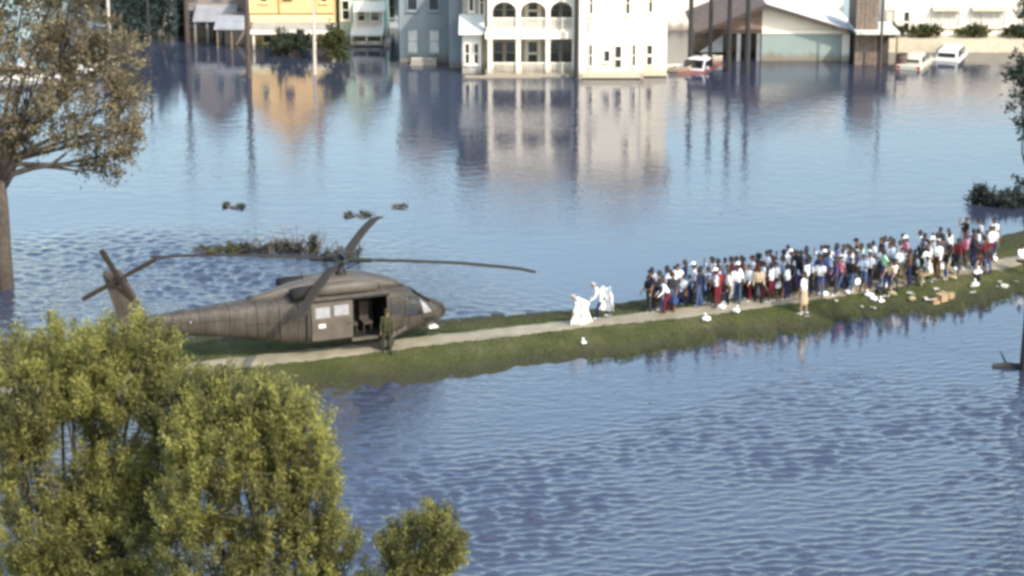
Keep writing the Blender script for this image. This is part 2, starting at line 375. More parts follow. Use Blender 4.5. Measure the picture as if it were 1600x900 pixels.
glass = glass_mat('window_glass', (0.02,0.022,0.025), 0.06, 0.6)
curtain = mat('pale_curtain', (0.5,0.48,0.44), 0.9)

def window(parent, x0, x1, z0, z1, y, rows=2, cols=1, fm=white, pm=glass, fw=0.09, sill=True):
    """frame proud of the wall at y (front towards -y), one pane object per light"""
    mb = MB(); mb.box(x0-fw, x0, y-.09, y, z0-fw, z1+fw).box(x1, x1+fw, y-.09, y, z0-fw, z1+fw).box(x0, x1, y-.09, y, z1, z1+fw).box(x0, x1, y-.09, y, z0-fw, z0)
    b_ = .05
    for i in range(1, rows): z = z0+(z1-z0)*i/rows; mb.box(x0, x1, y-.07, y, z-b_/2, z+b_/2)
    for i in range(1, cols): x = x0+(x1-x0)*i/cols; mb.box(x-b_/2, x+b_/2, y-.066, y, z0, z1)
    w = mb.build('window', fm, parent)
    for i in range(rows):
        for j in range(cols):
            BOX('pane', pm, w, x0+(x1-x0)*j/cols+(b_/2 if j else 0), x0+(x1-x0)*(j+1)/cols-(b_/2 if j < cols-1 else 0), y-.03, y-.012,
                z0+(z1-z0)*i/rows+(b_/2 if i else 0), z0+(z1-z0)*(i+1)/rows-(b_/2 if i < rows-1 else 0))
    if sill: BOX('sill', fm, w, x0-fw-.04, x1+fw+.04, y-.16, y-.0905, z0-fw-.07, z0-fw)
    return w
def door(parent, x0, x1, z0, z1, y, fm=white, dm=white, lights=2):
    mb = MB(); mb.box(x0-.1, x0, y-.08, y, z0, z1+.1).box(x1, x1+.1, y-.08, y, z0, z1+.1).box(x0, x1, y-.08, y, z1, z1+.1)
    d = mb.build('door', fm, parent); BOX('door_leaf', dm, d, x0, x1, y-.05, y-.003, z0, z1)
    h = (z1-z0)
    for i in range(lights):
        a = z0+h*(.12+.42*i); BOX('pane', glass, d, x0+.16, x1-.16, y-.065, y-.052, a, a+h*.34)
    MB().tube([(x1-.1, y-.12, z0+1.0), (x1-.1, y-.05, z0+1.0)], .03, 6).build('handle', dark_trim, d)
    return d
def hip_roof(parent, x0, x1, y0, y1, z, h, m, over=0.4, name='roof', ridge=None):
    x0 -= over; x1 += over; y0 -= over; y1 += over; r = min((y1-y0)/2, (x1-x0)/2)*0.98
    mb = MB(); ym = (y0+y1)/2
    if (x1-x0) >= (y1-y0): a, b_ = (x0+r, ym, z+h), (x1-r, ym, z+h)
    else: xm = (x0+x1)/2; a, b_ = (xm, y0+r, z+h), (xm, y1-r, z+h)
    v = [(x0,y0,z),(x1,y0,z),(x1,y1,z),(x0,y1,z), a, b_]
    fs = [(0,1,5,4),(1,2,5),(2,3,4,5),(3,0,4),(0,3,2,1)] if (x1-x0) >= (y1-y0) else [(0,1,4),(1,2,5,4),(2,3,5),(3,0,4,5),(0,3,2,1)]
    mb.add(v, fs); rf = mb.build(name, m, parent)
    f = MB(); f.box(x0-.03,x1+.03,y0-.03,y0,z-.2,z+.05).box(x0-.03,x1+.03,y1,y1+.03,z-.2,z+.05).box(x0-.03,x0,y0,y1,z-.2,z+.05).box(x1,x1+.03,y0,y1,z-.2,z+.05)
    f.build('fascia', white, rf); return rf
def gable_roof(parent, x0, x1, y0, y1, z, h, m, over=0.4, th=0.14, name='roof', fm=white):
    """ridge along y, gable towards the camera"""
    xm = (x0+x1)/2; k = h/((x1-x0)/2); xa, xb = x0-over, x1+over; za = z-over*k
    poly = [(xa,za),(xm,z+h),(xb,za),(xb,za+th),(xm,z+h+th),(xa,za+th)]
    rf = MB().prism(poly, 'y', y0-over, y1+over).build(name, m, parent)
    e = .03; poly2 = [(xa-e,za-.06),(xm,z+h-.06),(xb+e,za-.06),(xb+e,za+th+.02),(xm,z+h+th+.02),(xa-e,za+th+.02)]
    MB().prism(poly2, 'y', y0-over-.06, y0-over-.003).build('fascia', fm, rf)
    return rf

# -- the large white house with a two-storey arched gallery
o = G(810, 119, 0); S = FPX/((o-Vector((0,0,CAM_H))).dot(FW))
def lx(px): return (px-810)/S
h = tag(empty('white_house', (o.x, o.y, 0)), 'large white two-storey house with arched double gallery standing in the flood', 'house')
xg0, xg1 = lx(763), lx(903); xw0, xw1 = lx(905), lx(1041); FL2 = 2.78; TOP = 6.9
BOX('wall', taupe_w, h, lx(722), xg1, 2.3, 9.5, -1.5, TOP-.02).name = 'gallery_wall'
fl = MB().box(xg0-.25, xg1-.03, -.25, 2.29, -1.5, .12).build('porch_base', offwh, h)
MB().box(xg0-.2, xg1-.03, -.2, 2.29, FL2-.28, FL2+.2).build('balcony_floor', white, h)
MB().box(xg0-.2, xg1-.03, -.2, 2.29, TOP-.35, TOP-.01).build('gallery_ceiling', white, h)
colx = [lx(763)+.12, lx(810), lx(856), lx(897)]
for cx in colx:
    for (za, zb) in ((.12, FL2-.282), (FL2+.2, TOP-.352)):
        c = MB(); c.smooth = False; c.box(cx-.2,cx+.2,-.1,.3,za,za+.18).box(cx-.15,cx+.15,-.05,.25,za+.18,zb-.16).box(cx-.2,cx+.2,-.1,.3,zb-.16,zb); c.build('column', white, h)
for a, b_ in zip(colx[:-1], colx[1:]):
    x0, x1 = a+.15, b_-.15; xm = (x0+x1)/2; rr = (x1-x0)/2; zs = FL2+2.12-rr*0.85; N = 14
    mb = MB(); pts = [(xm-rr*math.cos(math.pi*i/N), zs+rr*.85*math.sin(math.pi*i/N)) for i in range(N+1)]
    for i in range(N):
        (xa, za), (xb, zb) = pts[i], pts[i+1]; mb.prism([(xa,za),(xb,zb),(xb,TOP-.353),(xa,TOP-.353)], 'y', 0, .2)
    mb.build('arch', white, h)
    rl = BOX('balustrade', white, h, x0, x1, .06, .16, FL2+.98, FL2+1.08)
    mb = MB(); k = int((x1-x0)/.17)
    for i in range(k): x = x0+(i+.5)*(x1-x0)/k; mb.box(x-.045, x+.045, .08, .14, FL2+.3, FL2+.98)
    mb.box(x0, x1, .06, .16, FL2+.2, FL2+.3); mb.build('baluster', white, rl)
    rl = BOX('balustrade', cream, h, x0, x1, .06, .16, .82, .9)
    mb = MB()
    for i in range(k): x = x0+(i+.5)*(x1-x0)/k; mb.box(x-.045, x+.045, .08, .14, .2, .82)
    mb.box(x0, x1, .06, .16, .121, .2); mb.build('baluster', cream, rl)
for zb in (.12, FL2+.2):
    for i, (a, b_) in enumerate(zip(colx[:-1], colx[1:])):
        xm = (a+b_)/2
        if i == 1: door(h, xm-.45, xm+.45, zb, zb+2.0, 2.3)
        else:
            window(h, xm-.7, xm-.12, zb+.4, zb+1.75, 2.3, 2, 1, fm=taupe_w); window(h, xm+.12, xm+.7, zb+.4, zb+1.75, 2.3, 2, 1, fm=taupe_w)
# low white side porch by the corner wall with its shade painted grey
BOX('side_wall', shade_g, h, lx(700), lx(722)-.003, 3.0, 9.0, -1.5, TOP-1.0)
BOX('side_porch_wall', offwh, h, lx(722), lx(752), .9, 2.297, -1.5, FL2-.05)
window(h, lx(727), lx(733), .7, 2.0, .9, 2, 1); window(h, lx(741), lx(747), .7, 2.0, .9, 2, 1)
MB().prism([(.3, FL2-.1), (2.29, FL2+.85), (2.29, FL2+.97), (.3, FL2+.02)], 'x', lx(717), lx(757)).build('side_porch_roof', offwh, h)
window(h, lx(733), lx(739), FL2+1.2, FL2+2.9, 2.3, 2, 1); window(h, lx(750), lx(755), FL2+.6, FL2+2.9, 2.3, 2, 1)
BOX('waterline_skirt', cream, h, lx(727), lx(845), -.6, -.26, -1.5, .10)
# right wing
BOX('wing_wall', white, h, xw0, lx(1003), -.9, 9.5, -1.5, TOP)
BOX('wing_side_wall', cream, h, lx(1003)+.003, xw1, -.2, 9.0, -1.5, TOP-.1)  # cream tone stands in for yellowish sunlight on this side
BOX('wing_corner_board', white, h, xw0-.06, xw0+.16, -.98, -.902, -1.5, TOP-.02)
BOX('wing_corner_board', white, h, lx(999), lx(1003)+.05, -.98, -.902, -1.5, TOP-.02)
BOX('belt_course', offwh, h, xw0+.17, lx(999)-.003, -.96, -.902, FL2+.05, FL2+.22)
BOX('water_table', tan, h, xw0+.17, lx(999)-.003, -1.02, -.902, .08, .42)
BOX('water_table', tan, h, lx(1003)+.06, xw1, -.3, -.202, .08, .42)
for (pa, pb, z0, z1, r_) in ((920,924,.85,2.25,2),(943,951,1.15,1.85,1),(960,969,1.4,2.15,1),(960,969,.75,1.3,1),(987,991,.85,2.25,2)):
    window(h, lx(pa), lx(pb), z0, z1, -.9, r_, 1, sill=z1 > 1.35, fw=.06)
for (pa, pb, z0, z1) in ((1010,1018,1.5,2.1),(1010,1018,.8,1.35)): window(h, lx(pa), lx(pb), z0, z1, -.2, 1, 1, sill=False, fw=.06)
window(h, lx(920), lx(924), FL2+1.5, FL2+2.9, -.9, 2, 1); window(h, lx(976), lx(981), FL2+1.5, FL2+2.9, -.9, 2, 1); window(h, lx(1012), lx(1017), FL2+1.5, FL2+2.9, -.2, 2, 1)
vt = BOX('louvred_vent', tan, h, lx(917), lx(933), -.96, -.902, FL2+.24, FL2+1.15)
for i in range(5): BOX('louvre', offwh, vt, lx(917)+.05, lx(933)-.05, -1.0, -.961, FL2+.3+i*.16, FL2+.38+i*.16)
hip_roof(h, lx(722), xw0+1.0, -.2, 9.5, TOP+.02, 2.2, roof_grey); hip_roof(h, xw0, xw1, -.9, 9.5, TOP+.05, 2.5, roof_grey)
# -- grey house beside it, shade put into its siding colour
o2 = G(676, 112, 0)
h2 = tag(empty('grey_house', (o2.x, o2.y+3.5, 0)), 'shaded slate grey house close beside the white gallery house', 'house')
w_ = 2.3
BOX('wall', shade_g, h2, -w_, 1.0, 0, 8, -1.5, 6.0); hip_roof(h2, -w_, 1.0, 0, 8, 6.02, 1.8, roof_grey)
for (a, b_) in ((-1.75, -1.15), (-.3, .3)):
    for z in (.7, 3.6): window(h2, a, b_, z, z+1.5, 0, 2, 1, fm=greyb, pm=random.choice((glass, curtain)))
BOX('corner_board', greyb, h2, -w_-.04, -w_+.12, -.05, -.002, -1.5, 5.8)
st = MB()
for i in range(4): st.box(-1.6+i*.02, .2-i*.02, -1.6+i*.35, -1.25+i*.35, -1.2, -.1+i*.16)
st.build('front_steps', offwh, h2)

# -- yellow house with a white-edged porch
o = G(450, 77, 0); S = FPX/((o-Vector((0,0,CAM_H))).dot(FW))
def lx(px): return (px-450)/S
h = tag(empty('yellow_house', (o.x, o.y+1.8, 0)), 'bright yellow gabled house with white porch roof and dark porch', 'house')
BOX('wall', yellow, h, lx(385), lx(520), 0, 9, -1.5, 4.3)
BOX('porch_wall', brownish, h, lx(346), lx(385)-.003, 0.2, 8, -1.5, 2.0)
MB().prism([(lx(380),4.3),(lx(525),4.3),(lx(452),7.6)], 'y', -.02, 9.0).build('gable', yellow, h)
gable_roof(h, lx(385), lx(520), 0, 9, 4.32, 3.2, roof_brown, over=.5)
BOX('trim_band', dark_trim, h, lx(385), lx(520), -.05, -.002, 2.16, 2.24)
BOX('frieze', yellow2, h, lx(385)-.02, lx(520)+.02, -.12, -.051, 1.62, 2.15)
BOX('corner_board', yellow2, h, lx(383), lx(389), -.09, -.053, 2.25, 4.25)
for px in (434, 490): BOX('pilaster', mat('ochre_trim', (0.42,0.24,0.06), 0.8), h, lx(px)-.05, lx(px)+.05, -.09, -.003, 2.25, 4.2)
window(h, lx(443), lx(453), 3.35, 4.25, -.0, 2, 1, fm=dark_trim)
window(h, lx(405), lx(415), 3.1, 4.2, -.0, 2, 1, fm=yellow2); window(h, lx(500), lx(509), 3.1, 4.2, -.0, 2, 1, fm=yellow2)
MB().prism([(-1.9,1.22),(-.003,1.5),(-.003,1.6),(-1.9,1.32)], 'x', lx(392), lx(524)).build('porch_roof', roof_tin, h)
BOX('porch_fascia', white, h, lx(391), lx(525), -1.96, -1.903, 1.08, 1.36)
MB().prism([(-1.7,1.35),(-.003,1.98),(-.003,2.1),(-1.7,1.45)], 'x', lx(335), lx(390)).build('side_porch_roof', roof_tin, h)
for px in (397, 493, 521): MB().box(lx(px)-.08, lx(px)+.08, -1.85, -1.69, -1.5, 1.2).build('porch_post', cream, h)
for px in (340, 362): MB().box(lx(px)-.06, lx(px)+.06, -1.6, -1.48, -1.5, 1.36).build('porch_post', wood, h)
door(h, lx(465), lx(481), -.5, 1.3, -.0, dm=dark_trim)
window(h, lx(408), lx(420), .2, 1.2, -.0, 2, 1, fm=yellow2)
BOX('porch_floor', wood, h, lx(392), lx(522), -1.9, -.01, -.6, -.35)
BOX('chimney', brick_m, h, lx(480), lx(490), 4.2, 5.0, 5.5, 8.6)

# -- taupe house at the far left, its shade put into the siding colour
o = G(330, 70, 0); S = FPX/((o-Vector((0,0,CAM_H))).dot(FW))
def lx(px): return (px-330)/S
h = tag(empty('taupe_house', (o.x, o.y+3.0, 0)), 'shade-toned taupe house with tin porch roof left of the yellow house', 'house')
BOX('wall', brownish, h, lx(282), lx(378), 0, 9, -1.5, 4.4)
gable_roof(h, lx(282), lx(378), 0, 9, 4.42, 2.4, roof_grey, over=.4, fm=greyb); MB().prism([(lx(282),4.4),(lx(378),4.4),(lx(330),6.7)], 'y', .01, 8.9).build('gable', brownish, h)
MB().prism([(-2.2,1.5),(-.003,2.3),(-.003,2.4),(-2.2,1.6)], 'x', lx(300), lx(366)).build('porch_roof', roof_tin, h)
for px in (303, 322, 343, 362): MB().box(lx(px)-.07, lx(px)+.07, -2.05, -1.91, -1.5, 1.5).build('porch_post', brownish, h)
BOX('dark_sill_band', dark_trim, h, lx(283), lx(298), -.06, -.002, .55, .8)
for (a, b_) in ((286,294),(306,316),(348,358)): window(h, lx(a), lx(b_), .9, 2.0, 0, 2, 1, fm=greyb)
for (a, b_) in ((292,302),(330,340),(356,366)): window(h, lx(a), lx(b_), 2.9, 4.1, 0, 2, 1, fm=greyb)
door(h, lx(326), lx(338), -.6, 1.4, 0, dm=dark_trim, fm=greyb)

# -- blue-grey house behind the left trees
o = G(215, 62, 0); S = FPX/((o-Vector((0,0,CAM_H))).dot(FW))
def lx(px): return (px-215)/S
h = tag(empty('blue_grey_house', (o.x, o.y+2.0, 0)), 'blue-grey shotgun house half hidden by dark trees at far left', 'house')
BOX('wall', greyb, h, lx(60), lx(272), 0, 9, -1.5, 4.0); hip_roof(h, lx(60), lx(272), 0, 9, 4.02, 2.2, roof_grey)
BOX('pale_panel', mat('pale_blue_siding', (0.40,0.50,0.54), 0.8), h, lx(190), lx(206), -.05, -.002, -1.0, 3.9)
for (a, b_) in ((80,92),(110,122),(150,162),(175,186),(212,222),(240,250)): window(h, lx(a), lx(b_), .8, 2.8, 0, 2, 1, fm=greyb)
for px in (140, 170, 232, 262): MB().box(lx(px)-.08, lx(px)+.08, -1.6, -1.44, -1.5, 3.4).build('porch_post', shade_g, h)
MB().prism([(-1.9,3.2),(-.003,3.75),(-.003,3.85),(-1.9,3.3)], 'x', lx(130), lx(270)).build('porch_roof', roof_grey, h)

# -- mint green house
o = G(565, 72, 0); S = FPX/((o-Vector((0,0,CAM_H))).dot(FW))
def lx(px): return (px-565)/S
h = tag(empty('mint_house', (o.x, o.y+2.0, 0)), 'small mint green house with stepped white porch roofs', 'house')
BOX('wall', mint, h, lx(528), lx(600), 0, 8, -1.5, 4.2); gable_roof(h, lx(528), lx(600), 0, 8, 4.22, 2.2, roof_pale, over=.35)
MB().prism([(lx(528),4.2),(lx(600),4.2),(lx(564),6.3)], 'y', .01, 7.9).build('gable', mint, h)
MB().prism([(-1.4,2.3),(-.003,2.75),(-.003,2.88),(-1.4,2.43)], 'x', lx(552), lx(602)).build('porch_roof', white, h)
MB().prism([(-2.2,.75),(-.003,1.2),(-.003,1.35),(-2.2,.9)], 'x', lx(548), lx(599)).build('lower_porch_roof', white, h)
BOX('porch_rail', white, h, lx(548), lx(598), -2.15, -2.05, .1, .35)
for px in (550, 573, 596): MB().box(lx(px)-.07, lx(px)+.07, -2.0, -1.86, -1.5, .76).build('porch_post', white, h); 
for px in (554, 598): MB().box(lx(px)-.07, lx(px)+.07, -1.3, -1.16, 1.05, 2.33).build('upper_porch_post', white, h)
for (a, b_, z0, z1) in ((533,543,1.6,2.9),(558,568,1.5,2.3),(578,590,1.5,2.3),(556,566,3.2,4.0),(580,590,3.2,4.0)): window(h, lx(a), lx(b_), z0, z1, 0, 2, 1)
BOX('porch_steps', white, h, lx(600), lx(610), -2.2, -.8, -1.0, .35)

# -- pale grey house behind
o = G(632, 58, 0); S = FPX/((o-Vector((0,0,CAM_H))).dot(FW))
def lx(px): return (px-632)/S
h = tag(empty('pale_grey_house', (o.x, o.y+4.0, 0)), 'pale grey house set back between the mint and shade-grey houses', 'house')
BOX('wall', mat('pale_grey_siding', (0.42,0.46,0.46), 0.8, var=.1), h, lx(596), lx(668), 0, 8, -1.5, 3.6); hip_roof(h, lx(596), lx(668), 0, 8, 3.62, 1.6, roof_grey)
for (a, b_) in ((602,612),(622,632),(645,655)): window(h, lx(a), lx(b_), .8, 2.3, 0, 2, 1, fm=greyb)
BOX('porch_roof', roof_pale, h, lx(598), lx(650), -1.5, -.003, 2.6, 2.75)
for px in (600, 624, 648): MB().box(lx(px)-.06, lx(px)+.06, -1.45, -1.33, -1.5, 2.6).build('porch_post', greyb, h)

# -- white wall building behind the low gabled house
o = G(1190, 62, 0); S = FPX/((o-Vector((0,0,CAM_H))).dot(FW))
def lx(px): return (px-1190)/S
h = tag(empty('white_hall', (o.x, o.y+4.0, 0)), 'tall plain white hall behind the low wide-gabled house', 'building')
BOX('wall', white, h, lx(1046), lx(1328), 0, 10, -1.5, 6.2)
BOX('parapet', cream, h, lx(1044), lx(1330), -.12, 10.12, 6.21, 6.5)
for (a, b_) in ((1058,1066),(1088,1098),(1118,1128),(1250,1262),(1290,1302)): window(h, lx(a), lx(b_), 3.9, 5.2, 0, 2, 1)
BOX('brick_chimney', brick_m, h, lx(1178), lx(1208), -1.0, -.003, -1.5, 6.9)

# -- low house with wide brown-edged gable
o = G(1210, 100, 0); S = FPX/((o-Vector((0,0,CAM_H))).dot(FW))
def lx(px): return (px-1210)/S
h = tag(empty('wide_gabled_house', (o.x, o.y+1.2, 0)), 'low house with wide brown-edged gable, pale mint wall and open carport', 'house')
xl, xr, xm = lx(1093), lx(1336), lx(1196); ez, pz = 2.15, 3.85
BOX('wall', mint_pale, h, lx(1192), lx(1328), 0, 8, -1.5, ez)
BOX('carport_wall', brownish, h, lx(1093), lx(1192)-.003, 3.5, 8, -1.5, ez)
MB().prism([(lx(1192),ez),(lx(1330),ez),(lx(1196),pz-.12),(lx(1192),pz-.12)], 'y', .02, 8).build('gable_panel', cream, h)
MB().prism([(lx(1096),ez),(lx(1192)-.003,ez),(lx(1192)-.003,pz-.12)], 'y', .06, 8).build('gable_panel', brick_m, h)  # brown here is tree shade painted onto the left of the gable
BOX('wall_trim', white, h, lx(1192), lx(1330), -.08, -.003, ez-.28, ez-.02)
BOX('corner_board', white, h, lx(1318), lx(1330), -.14, -.083, -1.5, ez-.3)
for s_, pts in ((0, [(xl-.3,ez-.25),(xm,pz),(xm,pz+.16),(xl-.3,ez-.09)]), (1, [(xm+.003,pz),(xr+.3,ez-.25),(xr+.3,ez-.09),(xm+.003,pz+.16)])):
    rf = MB().prism(pts, 'y', -.9, 8.6).build('roof', roof_brown if s_ == 0 else roof_pale, h)  # shade on the left slope and sun on the right are coloured in
    MB().prism([(a, z-(.10 if i < 2 else -.02)) for i, (a, z) in enumerate(pts)], 'y', -.98, -.903).build('barge_board', dark_trim, rf)
BOX('carport_beam', dark_trim, h, lx(1093), lx(1191), -.1, .05, ez-.25, ez-.003)
for px in (1140, 1156, 1171, 1187): MB().box(lx(px)-.13, lx(px)+.13, -.1, .16, -1.5, ez-.253).build('carport_post', mat('grey_post', (0.16,0.165,0.18), 0.8), h)
MB().prism([(lx(1098),.35),(lx(1134),.35),(lx(1134),1.55)], 'y', 1.4, 1.5).build('canvas_awning', mat('pale_blue_canvas', (0.50,0.56,0.62), 0.8), h)


# -- timber carport beside it
o = G(1360, 104, 0); S = FPX/((o-Vector((0,0,CAM_H))).dot(FW))
def lx(px): return (px-1360)/S
h = tag(empty('timber_shed', (o.x, o.y+.6, 0)), 'narrow brown timber shed between the gabled house and white shop', 'shed')
for i, px in enumerate(range(1337, 1366, 7)): BOX('plank', wood, h, lx(px), lx(px+7)-.02, (i % 2)*.02, .1+(i % 2)*.02, -1.5, 4.6)
BOX('back_wall', dark_trim, h, lx(1337), lx(1364), .14, 3.5, -1.5, 4.5)
BOX('lean_to_roof', roof_pale, h, lx(1334), lx(1402), -1.2, 3.4, 2.26, 2.4); BOX('lean_to_shade_wall', dark_in, h, lx(1366), lx(1392), .6, 3.2, -1.5, 2.25)  # near-black block stands in for the shade under the lean-to roof
for px in (1374, 1398): MB().box(lx(px)-.06, lx(px)+.06, -1.1, -.98, -1.5, 2.25).build('post', wood, h)

# -- white shop on the right
o = G(1490, 82, 0); S = FPX/((o-Vector((0,0,CAM_H))).dot(FW))
def lx(px): return (px-1490)/S
h = tag(empty('white_shop', (o.x, o.y+2.2, 0)), 'long low white flat-roofed shop with two wide awninged windows', 'building')
ZT = 4.35
BOX('wall', white, h, lx(1388), lx(1680), 0, 14, -1.5, ZT-.3); BOX('roof', tan, h, lx(1386), lx(1682), -.1, 14.1, ZT-.295, ZT-.1)
BOX('parapet', white, h, lx(1386), lx(1682), -.25, -.103, ZT-.5, ZT+.02)
for (a, b_) in ((1462,1508),(1524,1579),(1600,1650)):
    window(h, lx(a)+.1, lx(b_)-.1, 1.5, 2.5, 0, 1, 3, pm=curtain, fm=cream)
    MB().prism([(-.55,2.62),(-.1,2.85),(-.1,2.93),(-.55,2.7)], 'x', lx(a), lx(b_)).build('awning', tan, h)
window(h, lx(1392), lx(1402), 1.6, 2.6, 0, 1, 1, pm=curtain, fm=tan)
BOX('terrace', tan, h, lx(1388), lx(1680), -2.2, -.003, -1.5, .85); SHOP_Y = o.y+2.2-1.0
door(h, lx(1415), lx(1430), .86, 2.7, 0, dm=cream)

# -- utility poles standing in the water
pole_m = mat('pole_wood', (0.075,0.056,0.045), 0.95, var=0.25, scale=5)
pole_dark = mat('pole_dark', (0.032,0.030,0.030), 0.9, var=0.2, scale=5)
pole_pale = mat('pole_pale', (0.5,0.44,0.38), 0.8, var=0.15, scale=5)
insul = mat('insulator', (0.6,0.6,0.58), 0.3)
def pole(px, py, hgt, r, m, label, arm=True, lean=0.0):
    p = G(px, py, 0); o = tag(empty('utility_pole', (p.x, p.y, 0)), label, 'pole', 'utility poles standing in the flood')
    t = (lean*hgt, 0, hgt)
    MB().tube([(0,0,-1.5), (lean*hgt*.5,0,hgt*.5), t], [r*1.2, r*1.08, r*.9], 10).build('shaft', m, o)
    if arm:
        a = MB().box(t[0]-1.1, t[0]+1.1, -r-.1, -r*.6, hgt-.75, hgt-.62).build('crossarm', m, o)
        for dx in (-.95, -.45, .45, .95): MB().tube([(t[0]+dx,-r-.02,hgt-.62),(t[0]+dx,-r-.02,hgt-.45)], [.05,.035], 6).build('insulator', insul, a)
    return o
pole(293, 66, 9.5, .16, pole_m, 'tall brown utility pole in front of the taupe house', lean=-.004)
pole(389, 121, 8.0, .16, pole_m, 'brown utility pole nearest the water in front of the yellow porch')
pole(492, 116, 4.9, .09, pole_pale, 'thin pale pole at the right end of the yellow house', arm=False)
pole(900, 124, 8.5, .12, pole_dark, 'dark utility pole where the white gallery meets the wing')
pole(1078, 106, 6.6, .15, pole_dark, 'dark pole standing just behind the red pickup', arm=False)
pole(1109, 104, 6.6, .13, pole_dark, 'dark pole rising at the right end of the red pickup', arm=False)
pole(1138, 112, 7.0, .15, pole_dark, 'dark pole in front of the left carport post', arm=False)
pole(1166, 114, 6.8, .16, pole_dark, 'thick dark pole in front of the middle carport posts', lean=.006)
pole(1375, 112, 6.8, .08, pole_m, 'slim brown pole by the timber shed', arm=False)
pole(172, 78, 7.5, .10, pole_pale, 'thin pale pole beside the blue-grey house', arm=False)
pole(233, 74, 6.5, .10, pole_dark, 'thin dark pole in front of the blue-grey house', arm=False)

# ------------------------------------------------------------------ flooded vehicles
rubber = mat('rubber', (0.02,0.02,0.02), 0.85); rim_m = mat('steel_rim', (0.45,0.45,0.46), 0.35, metal=0.8)
car_glass = glass_mat('car_glass', (0.012,0.012,0.014), 0.05, 0.7)
lamp_m = mat('lamp_lens', (0.75,0.75,0.72), 0.15)
def paint(name, c): return mat(name, c, 0.28, spec=0.5, var=0.08, scale=2)
def sect(x, w, z0, z1, n=12, p=5.0, tumble=0.0):
    out = []
    for k in range(n):
        a = 2*math.pi*(k+.5)/n; c, s_ = math.cos(a), math.sin(a)
        y = w*math.copysign(abs(c)**(2/p), c); z = math.copysign(abs(s_)**(2/p), s_)
        out.append((x, y*(1-tumble*max(0, z)), (z0+z1)/2+z*(z1-z0)/2))
    return out
def car(name, px, py, rz, sink, m, kind, label, cat, cabin_m=None):
    p = G(px, py, 0); o = tag(empty(name, (p.x, p.y, -sink), rz), label, cat, 'vehicles caught in the flood')
    w = .9
    if kind == 'pickup':
        st = [(-2.5,.55,.95),(-2.45,.45,1.02),(-1.0,.40,1.04),(.0,.38,1.06),(1.2,.40,1.05),(2.3,.45,.95),(2.5,.55,.80)]
        cab = [(-.75,1.05,1.1,.78),(-.6,1.05,1.72,.72),(.5,1.05,1.75,.72),(1.2,1.04,1.1,.76)]; gx = (-.55,.0,.05,.75)
    elif kind == 'suv':
        st = [(-2.35,.55,1.05),(-2.3,.42,1.12),(-1.0,.38,1.12),(.6,.38,1.10),(1.1,.40,1.05),(2.2,.45,.95),(2.38,.55,.80)]
        cab = [(-2.25,1.1,1.2,.8),(-2.0,1.1,1.72,.72),(.4,1.1,1.76,.72),(1.15,1.08,1.12,.78)]; gx = (-1.9,-.75,-.68,.55)
    else:
        st = [(-2.3,.5,.85),(-2.2,.40,.95),(-1.2,.36,.97),(.3,.35,.96),(1.0,.38,.93),(2.1,.42,.80),(2.3,.5,.68)]
        cab = [(-1.75,.95,.98,.78),(-1.0,.95,1.42,.66),(.15,.95,1.44,.66),(1.0,.92,.98,.76)]; gx = (-1.2,-.4,-.34,.5)
    MB().loft([sect(x, w*(.93 if i in (0, len(st)-1) else 1), a, b_) for i, (x, a, b_) in enumerate(st)]).build('body', m, o, smooth=False)
    MB().loft([sect(x, ww, a, b_, 12, 6, .10) for (x, a, b_, ww) in cab]).build('cabin', cabin_m or m, o)
    zt = cab[1][2]-.12; zb = cab[0][1]+.1
    for sgn in (-1, 1):
        ys = lambda z: sgn*(.765-.09*max(0, (z-zb)/(zt-zb)))
        for (a, b_, la, lb) in ((gx[0], gx[1], .0 if kind == 'suv' else .16, 0), (gx[2], gx[3], 0, -.28)):
            MB().prism([(a,zb),(b_-lb*.4,zb),(b_+lb*.5,zt),(a+la,zt)], 'y', ys(zb)-sgn*.06, ys(zb)+sgn*.022).build('side_window', car_glass, o)
        for x in (-1.45, 1.4):
            wh = MB().tube([(x,sgn*(w-.2),.34),(x,sgn*(w+.02),.34)], .34, 16).build('wheel', rubber, o)
            MB().tube([(x,sgn*(w+.0),.34),(x,sgn*(w+.035),.34)], .2, 12).build('rim', rim_m, wh)
        MB().box(st[-1][0]-.08, st[-1][0]+.02, sgn*.55-.16, sgn*.55+.16, .6, .74).build('headlight', lamp_m, o)
        MB().box(st[0][0]-.02, st[0][0]+.06, sgn*.68-.1, sgn*.68+.1, .68, .86).build('tail_light', mat('tail_red', (0.35,0.02,0.02), .3), o)
        MB().box(gx[3]-.1, gx[3]+.06, sgn*.86-.09, sgn*.86+.09, zb-.02, zb+.13).build('wing_mirror', cabin_m or m, o)
    x0, x1 = cab[2][0], cab[3][0]
    f = lambda x, z, dy, e: (x+e, dy, z+e)
    MB().add([(x1-.08,-.66,zb+.04),(x1-.08,.66,zb+.04),(x0+.09,.6,zt+.03),(x0+.09,-.6,zt+.03),(x1-.02,-.66,zb+.07),(x1-.02,.66,zb+.07),(x0+.15,.6,zt+.06),(x0+.15,-.6,zt+.06)],
             [(0,1,2,3),(4,5,6,7),(0,1,5,4),(1,2,6,5),(2,3,7,6),(3,0,4,7)]).build('windscreen', car_glass, o)
    xb = cab[0][0]; MB().box(xb-.02, xb+.1, -.58, .58, zb+.02, zt-.1).build('rear_window', car_glass, o)
    MB().box(st[-1][0]-.02, st[-1][0]+.06, -.8, .8, .38, .52).build('bumper', mat('bumper_grey', (.3,.3,.3), .5), o)
    return o
red_p = paint('red_paint', (0.17,0.06,0.055)); wht_p = paint('white_car_paint', (0.62,0.60,0.56)); cream_p = paint('cream_car_paint', (0.46,0.43,0.34))
car('pickup_truck', 1092, 108, R(245), .92, red_p, 'pickup', 'red pickup truck sunk to its doors beside the white house', 'pickup', paint('white_cap_paint', (.62,.58,.58)))
